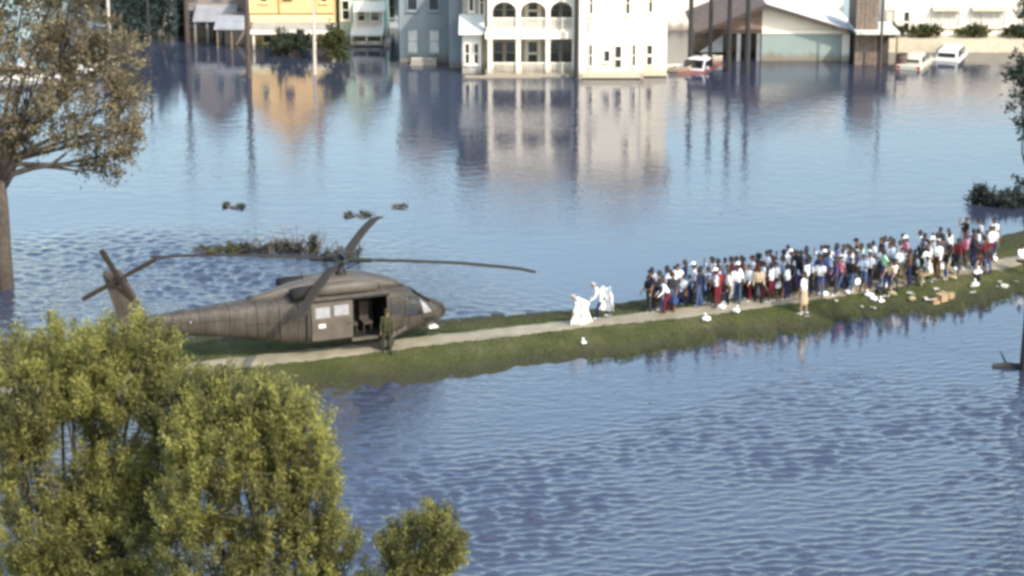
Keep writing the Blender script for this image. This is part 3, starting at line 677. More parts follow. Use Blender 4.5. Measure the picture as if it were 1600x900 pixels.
car('suv_car', 1488, 87, R(70), .95, wht_p, 'suv', 'white sport utility car with dark windows flooded before the shop', 'car')
car('sunken_sedan', 1431, 100, R(68), .62, cream_p, 'sedan', 'cream sedan flooded to its sills, nearest car to the shop bushes', 'car', cream_p)
# upturned white boat beside the pickup, refuse drum by the sedan, glints of white roofs behind the left tree
def skiff(px, py, rz, L, label, m=white):
    p = G(px, py, 0); o = tag(empty('skiff_boat', (p.x, p.y, 0.02), rz), label, 'boat')
    rings = []
    for t in np.linspace(0, 1, 9):
        w = .62*math.sin(math.pi*(.22+.78*t)*.98)**.6*(1 if t < .6 else 1-(t-.6)/.4*.75); kz = .12*max(0, t-.6)/.4
        x = -L/2+L*t; rings.append([(x,-w,.34+kz),(x,-w*.8,.02),(x,0,-.06+kz*.8),(x,w*.8,.02),(x,w,.34+kz),(x,w*.88,.32+kz),(x,w*.68,.1),(x,0,.06+kz),(x,-w*.68,.1),(x,-w*.88,.32+kz)])
    MB().loft(rings).build('hull', m, o); 
    for x in (-L*.2, L*.12): MB().box(x-.12, x+.12, -.5, .5, .2, .25).build('thwart', wood, o)
    return o
skiff(1066, 111, R(6), 2.0, 'small white skiff floating at the bow of the red pickup')
skiff(1112, 96, R(-20), 1.5, 'short white skiff floating behind the red pickup')
car('sunken_van', 38, 122, R(10), .75, wht_p, 'suv', 'white vehicle roof gleaming through the left tree, nearer the trunk', 'car')
car('sunken_hatchback', 148, 104, R(75), .62, wht_p, 'suv', 'white vehicle gleaming at the right edge of the left tree crown', 'car')
def drum(px, py, label):
    p = G(px, py, 0); o = tag(empty('oil_drum', (p.x, p.y, 0)), label, 'drum')
    d = MB(); d.smooth = True; d.tube([(0,0,-.4),(0,0,.95)], .34, 16).build('shell', mat('rust_brown', (.09,.055,.045), .7), o)
    for z in (.25, .6, .92): MB().tube([(0,0,z),(0,0,z+.05)], .36, 16).build('hoop', dark_trim, o)
drum(1409, 106, 'dark brown drum standing in water left of the cream sedan')
def float_ball(px, py, label):
    p = G(px, py, 0); o = tag(empty('propane_tank', (p.x, p.y, 0)), label, 'tank')
    b_ = MB(); b_.smooth = True
    b_.loft([[(x, .22*math.sqrt(max(.02, 1-(x/.42)**4))*math.cos(a), .1+.22*math.sqrt(max(.02, 1-(x/.42)**4))*math.sin(a)) for a in np.linspace(0, 2*math.pi, 12, endpoint=False)] for x in np.linspace(-.42, .42, 9)]).build('shell', white, o)
    MB().tube([(0,0,.3),(0,0,.4)], .07, 8).build('valve', rim_m, o)
float_ball(382, 118, 'white tank floating beside the nearest brown utility pole')
float_ball(1198, 84, 'white tank floating before the pale mint wall')

# ------------------------------------------------------------------ trees and shrubs
leaf_fg = leaf_mat('leaf_foreground', (0.060,0.062,0.034), (0.39,0.375,0.105), 0.5)
leaf_left = leaf_mat('leaf_brown_green', (0.075,0.063,0.038), (0.31,0.255,0.15), 0.4)
leaf_dark = leaf_mat('leaf_dark', (0.018,0.03,0.018), (0.05,0.065,0.035), 0.2)
leaf_drift = leaf_mat('leaf_drift', (0.02,0.021,0.018), (0.06,0.058,0.047), 0.15)
leaf_hedge = leaf_mat('leaf_hedge', (0.012,0.018,0.015), (0.032,0.04,0.032), 0.1)
leaf_bush = leaf_mat('leaf_bush', (0.035,0.045,0.012), (0.11,0.11,0.035), 0.25)
leaf_teal = leaf_mat('leaf_teal', (0.02,0.035,0.03), (0.06,0.085,0.07), 0.25)
# foreground trees below the camera
Y1 = 57.0
A = lobes_px([(20,562,62,50,Y1),(95,548,55,45,Y1+1),(150,548,50,48,Y1),(215,545,50,46,Y1+.6),(255,562,32,50,Y1),(40,640,65,55,Y1-.6),(120,610,60,45,Y1-.2),(190,612,75,45,Y1-.4),(255,635,50,50,Y1-.8),(160,660,34,34,Y1+.5),
              (20,720,60,55,Y1-.8),(45,680,40,40,Y1),(180,720,60,45,Y1-.4),(270,720,50,50,Y1-.5),(110,775,60,45,Y1-.6),(170,780,70,50,Y1-.6),(250,790,60,50,Y1-.7),(60,830,80,60,Y1-1),(190,850,90,70,Y1-1.2),(120,880,80,60,Y1-.9),(40,930,90,60,Y1-1.4),(190,950,100,60,Y1-1.5)])
tree('broadleaf_tree', (PY(120,900,Y1+.3).x, Y1+.3, 0), A, .26, leaf_fg, bark, 'yellow-green foreground tree whose crown covers the helicopter tail', 'tree', 'foreground trees', per=90, ln=.125, wd=.046, clumps=66, upright=1.3, spread=.20)
Y2 = 53.5
B = lobes_px([(300,618,40,36,Y2+2.2),(345,608,34,28,Y2+1.6),(285,650,40,40,Y2+2),(335,640,52,42,Y2+1),(395,622,42,36,Y2+.6),(300,690,50,50,Y2+.6),(440,640,40,34,Y2+.4),(370,670,60,50,Y2+.8),(450,740,60,50,Y2+.3),(340,710,62,50,Y2),(420,690,55,50,Y2+.3),(480,660,42,46,Y2+.2),(495,720,30,46,Y2),(300,790,70,55,Y2-.3),(400,780,75,60,Y2-.2),(490,800,60,60,Y2-.2),(520,850,36,50,Y2),
              (330,870,80,60,Y2-.7),(440,880,85,60,Y2-.6),(545,905,55,40,Y2-.4),(300,960,90,60,Y2-1),(470,970,100,60,Y2-1)])
tree('broadleaf_tree', (PY(400,900,Y2+.3).x, Y2+.3, 0), B, .24, leaf_fg, bark, 'broad yellow-green foreground tree filling the bottom below the helicopter', 'tree', 'foreground trees', per=90, ln=.12, wd=.045, clumps=66, upright=1.3, spread=.19)
Y3 = 52.0
C_ = lobes_px([(655,848,44,42,Y3),(697,838,24,34,Y3-.2),(620,858,26,34,Y3+.2),(668,815,26,18,Y3),(705,868,16,20,Y3),(650,905,50,40,Y3),(620,960,70,60,Y3)])
tree('broadleaf_tree', (PY(640,900,Y3+.2).x, Y3+.2, 0), C_, .12, leaf_fg, bark, 'small round yellow-green treetop standing apart over the rippled water', 'tree', 'foreground trees', per=80, ln=.115, wd=.043, clumps=115, upright=1.2, spread=.18)
# big tree at the left edge
tb = G(2, 452, 0); YL = tb.y
D_ = lobes_px([(30,40,80,60,YL),(120,30,70,60,YL-.5),(60,120,75,50,YL-1),(130,120,70,55,YL),(190,150,45,40,YL+.4),(215,205,32,28,YL+.2),(150,205,60,38,YL-.4),(150,260,40,22,YL),(70,190,60,40,YL-.8),(190,240,30,22,YL+.5),(20,210,50,40,YL+.5),(-60,60,80,80,YL),(-70,170,70,60,YL-.5),(100,-50,90,60,YL),(0,-60,90,60,YL+.5),(175,90,50,45,YL+.2)])
limb = [(PY(8,292,YL),.12),(PY(18,272,YL),.15),(PY(50,262,YL-.1),.13),(PY(80,258,YL-.3),.10),(PY(105,238,YL-.3),.05)]
limb2 = [(PY(70,260,YL-.2),.09),(PY(90,262,YL-.1),.08),(PY(125,268,YL+.1),.03)]
tree('spreading_tree', (tb.x+.12, YL, 0), D_, .36, leaf_left, bark_pale, 'thin-leaved brownish tree with pale trunk rising from water at left edge', 'tree', per=34, ln=.21, wd=.09, clumps=26, upright=-.1, spread=.30, fork=Vector((.15,0,5.0)), extra_limbs=(limb, limb2))
# tree at the right edge
tb = G(1603, 578, 0); YR = tb.y
E_ = lobes_px([(1622,30,34,40,YR),(1592,118,18,18,YR),(1600,160,24,20,YR-.3),(1612,100,26,30,YR+.3),(1603,190,14,14,YR),(1606,290,12,24,YR),(1640,200,36,50,YR),(1650,100,50,60,YR),(1640,-20,60,50,YR)])
tree('slender_tree', (tb.x-.12, YR, 0), E_, .14, leaf_dark, pole_dark, 'dark slender tree cut by the right edge, its trunk in water', 'tree', per=24, ln=.20, wd=.09, clumps=28, upright=0, spread=.2, fork=Vector((.05,0,6.0)), twigs=3)
# dark trees behind on the left, shrubs at houses
def shrub(name, px, py, rx, rz_, leafm, label, cat='shrub', per=30, ln=.28, wd=.13, clumps=14, up=.4, dy=0, group=None, trunk=.08, z0=.5):
    p = G(px, py, 0); p.y += dy; s = FPX/((p-Vector((0,0,CAM_H))).dot(FW)); a, c = rx/s, rz_/s
    lob = [((p.x+dx*a, p.y+ddy*a, c*q), (a*.62, a*.6, c*.62)) for dx, ddy, q in ((-.42,0,.75),(.42,.1,.7),(0,-.2,1.05),(0,.3,.6))]
    return tree(name, (p.x, p.y, 0), lob, trunk, leafm, bark, label, cat, group, per=per, ln=ln, wd=wd, clumps=clumps, upright=up, spread=.25, fork=Vector((0,0,c*.25)), twigs=3)
shrub('leafy_tree', 205, 72, 34, 60, leaf_teal, 'dark bluish tree right before the blue-grey house', 'tree', trunk=.14)
shrub('leafy_tree', 255, 66, 26, 70, leaf_teal, 'dark bluish tree between the blue-grey and taupe houses', 'tree', trunk=.14)
shrub('rounded_bush', 452, 86, 42, 24, leaf_dark, 'dark green bush growing before the yellow porch', trunk=.07)
shrub('leafy_tree', 525, 96, 24, 38, leaf_bush, 'olive brown tree at the right corner of the yellow house', 'tree', trunk=.1)
for px, rx, lb in ((1393,18,'brown round bush beside the timber shed'),(1446,26,'round clipped bush behind the cream sedan'),(1521,26,'round clipped bush behind the right end of the white car'),(1594,28,'round clipped bush cut by the right edge before the shop')):
    p = PY(px, 62, SHOP_Y); p.z = .85; a = rx/22.3; c = .52
    lob = [((p.x+dx*a, p.y+dy_*a*.7, .85+c*q), (a*.55, a*.45, c*.62)) for dx, dy_, q in ((-.5,0,.8),(.5,.1,.8),(0,-.3,1.1),(0,.3,.9))]
    tree('clipped_bush', p, lob, .05, leaf_bush, bark, lb, 'bush', 'bushes before the shop', per=40, ln=.15, wd=.085, clumps=70, upright=.4, spread=.14, fork=Vector((0,0,.12)), twigs=2)
shrub('shore_hedge', 1572, 320, 34, 9, leaf_hedge, 'dark hedge mass in the water behind the crowd at right', 'hedge', per=50, ln=.2, wd=.1, clumps=38, trunk=.05)
shrub('shore_hedge', 1534, 318, 13, 14, leaf_hedge, 'small dark bush at the left tip of the dark hedge', 'bush', per=50, ln=.2, wd=.1, clumps=50, trunk=.04)
shrub('shore_hedge', 1622, 322, 34, 11, leaf_hedge, 'dark bush on the right edge beyond the crowd', 'bush', per=50, ln=.2, wd=.1, clumps=38, trunk=.05)
# drifting brush behind the helicopter
def brush(px, py, rx, rz_, label, leafm=leaf_dark, n=4, name='drifting_brush', dens=46, twig=3):
    p = G(px, py, 0); s = FPX/((p-Vector((0,0,CAM_H))).dot(FW)); a, c = rx/s, rz_/s
    o = tag(empty(name, (p.x, p.y, 0)), label, 'brush', 'brush drifting behind the helicopter'); Vs, Fs, Ts, off = [], [], [], 0
    for i in range(n*2):
        k_ = random.uniform(.25, 1.0); cx_ = a*random.uniform(-.95, .95); w_ = a/n*random.uniform(.4, 1.1)
        V, F, T, _ = crown_leaves([((cx_, random.uniform(-.5, .5), c*k_*.3), (w_, .4, c*k_*.5))], 20, .13, .05, dens, .3, min(.12, c*.28))
        Vs.append(V); Fs.append(F+off); off += len(V); Ts.append(T)
    V = np.vstack(Vs); V[:, 2] = np.abs(V[:, 2])*.9-.02
    np_mesh('foliage', V, np.vstack(Fs), leafm, o, {'tint': np.concatenate(Ts)})
    mb = MB()
    for i in range(n*twig):
        x = random.uniform(-a, a); y = random.uniform(-.5, .5); d_ = random.uniform(-.9, .9)
        mb.tube([(x-d_*.6,y-.2,-.08),(x,y,.05),(x+d_*.5,y+random.uniform(-.2,.3),c*random.uniform(.2,.6)),(x+d_*.8,y+random.uniform(-.3,.4),c*random.uniform(.3,1.05))], [.04,.035,.02,.008], 5)
    mb.build('branch', bark, o); return o
brush(322, 392, 20, 9, 'sparse green left tip of the drifting brush raft', n=4, leafm=leaf_bush, dens=22)
brush(362, 389, 24, 14, 'ragged green-brown part of the brush raft next to its left tip', n=4, leafm=leaf_bush, dens=34)
brush(425, 390, 50, 21, 'long low brown raft of drifting brush behind the helicopter', leafm=leaf_drift, n=9, twig=5)
brush(478, 392, 20, 42, 'tall tuft of brush at the right end of the raft', leafm=leaf_drift, n=3, twig=5)
brush(534, 402, 28, 26, 'dark green leafy clump showing behind the rotor hub', n=5)
brush(558, 336, 18, 5, 'small dark flat clump of flotsam above the rotor', n=3)
brush(357, 321, 7, 7, 'tiny dark tuft poking from water above the brush raft', n=2, dens=30)
brush(376, 322, 6, 6, 'tiny tuft just right of the other tiny tuft', n=1, dens=30)
brush(625, 323, 10, 2, 'thin dark sliver of flotsam right of the flat clump', n=2, dens=30)
def log(px, py, L, rz, label):
    p = G(px, py, 0); o = tag(empty('drifting_log', (p.x, p.y, .02), rz), label, 'log')
    MB().tube([(-L/2,0,0),(-L/6,.08,.04),(L/4,-.05,.03),(L/2,.04,.1)], [.09,.14,.12,.05], 8).build('stem', pole_dark, o)
    MB().tube([(-L/6,.08,.08),(-L/4,.3,.35),(-L/4-.1,.5,.5)], [.05,.035,.015], 6).build('branch', pole_dark, o)
log(1583, 574, 1.6, R(-6), 'dark log at the foot of the right-edge tree')

# ------------------------------------------------------------------ helicopter on the path
hull_m = mat('hull_paint', (0.064,0.053,0.041), 0.6, var=0.26, scale=1.1, spec=0.35, bump=0.06, bscale=3)
hull2_m = mat('hull_paint_worn', (0.096,0.081,0.064), 0.55, var=0.2, scale=2.2, spec=0.35)
black_m = mat('black_metal', (0.018,0.017,0.016), 0.6); blade_m = mat('blade_paint', (0.040,0.034,0.028), 0.9, spec=0.05)
exh_m = mat('exhaust_soot', (0.012,0.010,0.009), 0.85)
heli_glass = glass_mat('canopy_glass', (0.018,0.018,0.02), 0.05, 0.8)
plexi = mat('plexi_painted_glare', (0.26,0.26,0.27), 0.35, metal=0.0, var=0.15, scale=4)  # pale base colour stands in for bright reflections on these panes
nt = hull_m.node_tree; tcn = nt.nodes.new('ShaderNodeTexCoord'); mpn = nt.nodes.new('ShaderNodeMapping'); mpn.inputs['Scale'].default_value = (2.2, 2.2, .35); nt.links.new(tcn.outputs['Object'], mpn.inputs['Vector'])
sn = nt.nodes.new('ShaderNodeTexNoise'); sn.inputs['Scale'].default_value = 3.0; sn.inputs['Detail'].default_value = 7; nt.links.new(mpn.outputs[0], sn.inputs['Vector'])
sr = nt.nodes.new('ShaderNodeMapRange'); sr.inputs[1].default_value = .35; sr.inputs[2].default_value = .65; sr.inputs[3].default_value = .62; sr.inputs[4].default_value = 1.12; nt.links.new(sn.outputs['Fac'], sr.inputs[0])
bsd = nt.nodes['Principled BSDF']; srcs = bsd.inputs['Base Color'].links[0].from_socket; mvn = nt.nodes.new('ShaderNodeVectorMath'); mvn.operation = 'SCALE'; nt.links.new(srcs, mvn.inputs[0]); nt.links.new(sr.outputs[0], mvn.inputs['Scale']); nt.links.new(mvn.outputs[0], bsd.inputs['Base Color'])
seat_m = mat('seat_webbing', (0.07,0.055,0.045), 0.9); wht_mark = mat('white_marking', (0.75,0.75,0.72), 0.6)
hg = on_ground(*HELI_PX); HELI_YAW = R(23)
H_ = tag(empty('helicopter', (hg.x, hg.y, hg.z+.03), HELI_YAW), 'dark olive brown military transport helicopter landed on the path', 'helicopter'); H_.scale = (.965,.965,.985)
ST = [(4.62,.92,1.12,.10,2.2),(4.50,.78,1.34,.36,2.4),(4.15,.64,1.52,.62,2.6),(3.75,.55,1.64,.80,2.8),(3.45,.51,1.82,.92,3.0),(3.0,.47,2.14,1.05,3.2),(2.55,.45,2.36,1.14,3.6),(2.1,.44,2.48,1.18,4.2),(1.6,.44,2.52,1.19,4.6),
      (1.1,.44,2.53,1.19,4.8),(.6,.44,2.53,1.19,4.8),(.1,.44,2.53,1.19,4.8),(-.9,.44,2.53,1.19,4.8),(-1.85,.44,2.52,1.18,4.8),(-1.9,.46,2.50,1.13,4.6),(-2.6,.50,2.46,1.08,4.0),(-3.4,.66,2.40,.90,3.4),(-4.5,.88,2.34,.70,3.0),(-6.0,1.12,2.27,.48,2.7),(-7.6,1.38,2.2,.32,2.5),(-8.4,1.52,2.16,.22,2.4),(-8.9,1.62,2.12,.12,2.2)]
NS = 40
def hring(x, z0, z1, w, p): return [(x, w*math.copysign(abs(math.cos(a))**(2/p), math.cos(a)), (z0+z1)/2+(z1-z0)/2*math.copysign(abs(math.sin(a))**(2/p), math.sin(a))) for a in [2*math.pi*(k+.5)/NS for k in range(NS)]]
def hull_yy(x, z):
    i = next(j for j in range(len(ST)-1) if ST[j+1][0] <= x <= ST[j][0]); a, b_ = ST[i], ST[i+1]; t = (a[0]-x)/(a[0]-b_[0])
    z0, z1, w, p = [a[k]+(b_[k]-a[k])*t for k in (1,2,3,4)]
    s_ = min(.999, abs((z-(z0+z1)/2)/((z1-z0)/2))); return w*(1-s_**p)**(1/p)
hull_y = hull_yy
fus = MB().loft([hring(*s) for s in ST], skip=lambda c: c.y < -.7 and .1 < c.x < 1.6 and .62 < c.z < 2.28).build('fuselage', hull_m, H_, smooth=True)
fus.data.set_sharp_from_angle(angle=R(40))
cab = MB().box(-1.7, 1.75, -.98, -.9, .52, .6).box(-1.7, 1.75, -.95, .95, .5, .58).box(-1.7,-1.62,-1.05,1.05,.58,2.4).box(1.75,1.8,-.9,1.0,.58,2.3).build('cabin_floor', black_m, H_)
for x in (.35, 1.0):
    se = MB().box(x-.2,x+.2,-.45,.1,.9,1.0).box(x-.2,x+.2,.06,.14,1.0,1.75).box(x-.18,x-.14,-.4,.1,.58,.9).box(x+.14,x+.18,-.4,.1,.58,.9).build('troop_seat', seat_m, H_)
for x in (-2.25,-3.0,-3.9,-5.0,-6.2,-7.3):
    i = next(j for j in range(len(ST)-1) if ST[j+1][0] <= x <= ST[j][0]); a, b_ = ST[i], ST[i+1]; t = (a[0]-x)/(a[0]-b_[0]); z0, z1, w, p = [a[k]+(b_[k]-a[k])*t+(-.006,.006,.006,0)[k-1] for k in (1,2,3,4)]
    MB().loft([hring(x-.014, z0, z1, w, p), hring(x+.014, z0+.004, z1, w, p)]).build('frame_seam', exh_m, H_)
for (xa, xb, zz) in ((-1.95,-4.4,1.55),(-4.5,-7.5,1.80)):
    q = MB()
    for sg in (-1, 1):
        for k in range(8):
            x0_, x1_ = xa+(xb-xa)*k/8, xa+(xb-xa)*(k+1)/8
            ring = lambda x: [(x, sg*(hull_yy(x, zz)-.01), zz-.010), (x, sg*(hull_yy(x, zz)+.006), zz-.010), (x, sg*(hull_yy(x, zz)+.006), zz+.010), (x, sg*(hull_yy(x, zz)-.01), zz+.010)]
            q.loft([ring(x0_), ring(x1_)])
    q.build('panel_seam', exh_m, H_)
# door slid back along the cabin side, two windows with painted glare and a white stencil
dr = MB().prism([(-1.22,.66),(-1.265,.70),(-1.275,1.55),(-1.20,2.24),(-1.17,2.24),(-1.235,1.55),(-1.225,.70)], 'x', -1.72, .04).build('sliding_door', hull2_m, H_)
def side_pane(x0, x1, z0, z1, m, name, par):
    def yy(z): return -1.275+(z-1.55)/(2.24-1.55)*.075
    MB().add([(x0,yy(z0)-.012,z0),(x1,yy(z0)-.012,z0),(x1,yy(z1)-.012,z1),(x0,yy(z1)-.012,z1),(x0,yy(z0)+.01,z0),(x1,yy(z0)+.01,z0),(x1,yy(z1)+.01,z1),(x0,yy(z1)+.01,z1)],
             [(0,1,2,3),(7,6,5,4),(0,1,5,4),(1,2,6,5),(2,3,7,6),(3,0,4,7)]).build(name, m, par)
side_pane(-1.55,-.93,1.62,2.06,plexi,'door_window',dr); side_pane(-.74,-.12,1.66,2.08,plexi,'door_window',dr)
BOX('stencil_mark', wht_mark, dr, -1.42, -1.14, -1.293, -1.278, 1.22, 1.38)
MB().tube([(-.2,-1.30,1.3),(-.02,-1.30,1.3)], .025, 6).build('door_handle', black_m, dr)
BOX('door_rail', black_m, H_, -1.75, 1.7, -1.235, -1.16, 2.27, 2.34)
BOX('cabin_sill', hull2_m, H_, .02, 1.66, -1.25, -1.12, .50, .62)
BOX('cabin_joint', exh_m, H_, -1.93, -1.86, -1.20, -1.10, .75, 2.30)
# gunner window and cockpit door window, windscreens
def pane_on_side(q, m=heli_glass, name='window', out=.02, par=H_, frame=True):
    N = 6
    for sg in (-1, 1):
        def sheet(d, grow):
            cx_ = sum(a for a, _ in q)/4; cz_ = sum(a for _, a in q)/4; qq = [(cx_+(a-cx_)*grow, cz_+(b_-cz_)*grow) for a, b_ in q]; V = []
            for i in range(N+1):
                for j in range(N+1):
                    u, v = i/N, j/N
                    x = (qq[0][0]*(1-u)+qq[1][0]*u)*(1-v)+(qq[3][0]*(1-u)+qq[2][0]*u)*v; z = (qq[0][1]*(1-u)+qq[1][1]*u)*(1-v)+(qq[3][1]*(1-u)+qq[2][1]*u)*v
                    V.append((x, sg*(hull_y(x, z)+d), z))
            return V
        def solid(d0, d1, grow):
            A_, B_ = sheet(d0, grow), sheet(d1, grow); k = len(A_); g = lambda i, j: i*(N+1)+j; F = []
            for i in range(N):
                for j in range(N): c = (g(i,j),g(i+1,j),g(i+1,j+1),g(i,j+1)); F.append(c); F.append(tuple(t_+k for t_ in c[::-1]))
            rim = [g(i,0) for i in range(N)]+[g(N,j) for j in range(N)]+[g(i,N) for i in range(N,0,-1)]+[g(0,j) for j in range(N,0,-1)]
            for a, b_ in zip(rim, rim[1:]+rim[:1]): F.append((a, b_, b_+k, a+k))
            return MB().add(A_+B_, F)
        w = solid(-.02, out, 1.0).build(name, m, par)
        if frame: solid(-.03, out-.012, 1.13).build('window_frame', black_m, w)
pane_on_side([(1.75,1.45),(2.18,1.45),(2.18,2.05),(1.75,2.05)], name='gunner_window')
pane_on_side([(2.38,1.28),(3.2,1.26),(3.02,1.92),(2.42,2.08)], name='cockpit_door_window')
pane_on_side([(3.3,1.25),(3.72,1.24),(3.42,1.62),(3.14,1.86)], name='quarter_window', m=plexi)
pane_on_side([(3.35,.66),(3.85,.70),(3.95,1.0),(3.4,1.0)], name='chin_window')
for (ya, yb) in ((.04,.62), (-.62,-.04), (-.28,.28)):
    if abs(ya+yb) < .01: continue
    MB().add([(3.74,ya*1.0,1.66),(3.74,yb,1.66),(3.03,yb*1.25,2.17),(3.03,ya*1.25,2.17),(3.70,ya,1.60),(3.70,yb,1.60),(2.99,yb*1.25,2.1),(2.99,ya*1.25,2.1)],
             [(0,1,2,3),(7,6,5,4),(0,1,5,4),(1,2,6,5),(2,3,7,6),(3,0,4,7)]).build('windscreen', heli_glass, H_)
BOX('nose_light', wht_mark, H_, 3.7, 4.1, -.55, -.2, .42, .50)
MB().tube([(4.6,-.05,1.0),(5.05,-.05,1.02)], [.035,.02], 6).build('pitot_probe', black_m, H_)
for sg in (-1, 1): MB().box(3.25,3.75,sg*.95-.04,sg*.95+.04,1.0,1.06).build('step_bar', black_m, H_)
# upper deck: transmission fairing and twin engines
up = [(2.6,2.36,2.44,.40),(2.0,2.4,2.72,.62),(1.2,2.4,2.92,.72),(.2,2.4,3.05,.66),(-1.0,2.4,3.02,.55),(-2.2,2.38,2.86,.42),(-3.3,2.3,2.62,.26),(-4.2,2.2,2.36,.10)]
MB().loft([sect(x, w, a, b_, 20, 3.4) for x, a, b_, w in up]).build('transmission_fairing', hull2_m, H_, smooth=True)
for sg in (-1, 1):
    e = [(1.3,2.46,2.72,.14),(1.15,2.42,2.86,.28),(.4,2.42,2.94,.34),(-.8,2.44,2.94,.34),(-1.5,2.46,2.9,.30)]
    en = MB().loft([[(x, sg*.78+y, z) for x, y, z in sect(x, w, a, b_, 16, 2.8)] for x, a, b_, w in e]).build('engine_nacelle', hull2_m, H_, smooth=True)
    ex = [(-1.5,2.44,2.9,.30),(-2.0,2.42,2.9,.33),(-2.45,2.40,2.86,.34)]
    MB().loft([[(x, sg*(.80+.05*i)+y, z) for x, y, z in sect(x, w, a, b_, 16, 2.8)] for i, (x, a, b_, w) in enumerate(ex)]).build('exhaust', exh_m, en, smooth=True)
    MB().tube([(1.30,sg*.78,2.6),(1.36,sg*.78,2.6)], .11, 12).build('intake', black_m, en)
MB().tube([(-1.75,-.25,3.0),(-1.8,-.25,3.38)], [.03,.02], 6).build('aerial', black_m, H_)
bl_ = MB(); bl_.smooth = True; bl_.tube([(-3.95,0,2.32),(-3.95,0,2.46),(-3.95,0,2.52)], [.12,.13,.06], 12).build('beacon', black_m, H_)
# rotor
RA = R(-7)-HELI_YAW
ms = MB(); ms.smooth = True; ms.tube([(0,0,2.95),(0,0,3.15),(0,0,3.25),(0,0,3.62)], [.30,.22,.14,.13], 16).build('mast', black_m, H_)
hb = MB().tube([(0,0,3.50),(0,0,3.58),(0,0,3.70),(0,0,3.76)], [.26,.40,.36,.16], 16).build('rotor_hub', black_m, H_)
MB().box(-.62,.62,-.06,.06,3.80,3.90).box(-.06,.06,-.62,-.061,3.80,3.90).box(-.06,.06,.061,.62,3.80,3.90).box(-.1,.1,-.1,.1,3.70,3.799).build('vibration_absorber', black_m, hb)
for k in range(4):
    a = RA+k*math.pi/2; ca, sa = math.cos(a), math.sin(a)
    rings = []
    for r_, c_, dz in ((1.25,.22,0),(1.6,.43,.02),(3.0,.43,.04),(5.0,.43,.02),(6.8,.43,-.08),(7.6,.43,-.15),(8.0,.40,-.19),(8.18,.28,-.21)):
        sw = -max(0, r_-7.6)*.35
        rings.append([(r_*ca-q*sa, r_*sa+q*ca, 3.64+dz+t) for q, t in ((c_*.35+sw,0),(c_*.15+sw,.035),(-c_*.3+sw,.02),(-c_*.65+sw,0),(-c_*.3+sw,-.02),(c_*.15+sw,-.03))])
    bo = MB().loft(rings).build('rotor_blade', blade_m, H_)
    MB().tube([(.3*ca,.3*sa,3.64),(1.3*ca,1.3*sa,3.64)], [.11,.09], 8).build('blade_cuff', black_m, bo)
    MB().tube([(.15*ca-.22*sa,.15*sa+.22*ca,3.2),(.9*ca-.22*sa,.9*sa+.22*ca,3.55)], .025, 6).build('pitch_link', black_m, bo)
# tail: fin, stabilator, tail rotor
fin = [(1.62,-8.0,-9.3,.11),(2.2,-8.25,-9.45,.10),(3.2,-8.75,-9.75,.085),(4.05,-9.15,-10.0,.07),(4.2,-9.3,-9.95,.03)]
MB().loft([[(xf,0,z),(xf*.75+xr*.25,w,z),(xf*.35+xr*.65,w*.8,z),(xr,0.01,z),(xf*.35+xr*.65,-w*.8,z),(xf*.75+xr*.25,-w,z)] for z, xf, xr, w in fin]).build('tail_fin', hull_m, H_)
MB().loft([[(-8.45,y,1.86),(-8.7,y,1.93),(-9.35,y,1.87),(-8.7,y,1.82)] for y in np.linspace(-2.19, 2.19, 5)]).build('stabilator', hull_m, H_)
gb = MB(); gb.smooth = True; gb.tube([(-9.4,-.02,3.8),(-9.42,-.22,3.86),(-9.43,-.42,3.92)], [.2,.17,.1], 12); gb.build('tail_gearbox', hull_m, H_)
tr_ = empty('tail_rotor', (-9.43,-.46,3.93)); tr_.parent = H_; tr_.rotation_euler = (R(20),0,0)
for k in range(4):
    a = R(28)+k*math.pi/2; ca, sa = math.cos(a), math.sin(a)
    MB().loft([[(r_*ca-q*sa, t, r_*sa+q*ca) for q, t in ((w,0),(0,.02),(-w,0),(0,-.015))] for r_, w in ((.08,.05),(.35,.11),(1.5,.12),(1.67,.09))]).build('tail_blade', blade_m, tr_)
MB().tube([(0,-.08,0),(0,.1,0)], .12, 12).build('tail_hub', black_m, tr_)
# landing gear
for sg in (-1, 1):
    gr = MB().tube([(2.45,sg*1.05,.75),(1.45,sg*1.28,.36)], [.12,.09], 10).tube([(1.45,sg*1.12,1.35),(1.45,sg*1.28,.4)], [.08,.06], 10).build('gear_strut', hull_m, H_)
    wv = MB(); wv.smooth = False; wv.tube([(1.45,sg*1.26,.32),(1.45,sg*1.29,.32),(1.45,sg*1.45,.32),(1.45,sg*1.48,.32)], [.25,.32,.32,.25], 20)
    wh = wv.build('main_wheel', rubber, H_); MB().tube([(1.45,sg*1.25,.32),(1.45,sg*1.495,.32)], .15, 12).build('rim', mat('olive_rim', (.1,.09,.07), .6), wh)
MB().tube([(-7.0,0,1.45),(-7.5,0,.2)], [.07,.06], 8).tube([(-7.55,0,1.5),(-7.5,0,.3)], [.06,.05], 8).build('tail_strut', hull_m, H_)
MB().tube([(-7.5,-.09,.2),(-7.5,.09,.2)], .2, 16).build('tail_wheel', rubber, H_)
BOX('tail_light', wht_mark, H_, -6.9, -6.72, -.36, -.30, 1.62, 1.78); BOX('tail_marking', wht_mark, H_, -6.6, -6.2, -.42, -.405, 1.80, 1.86)

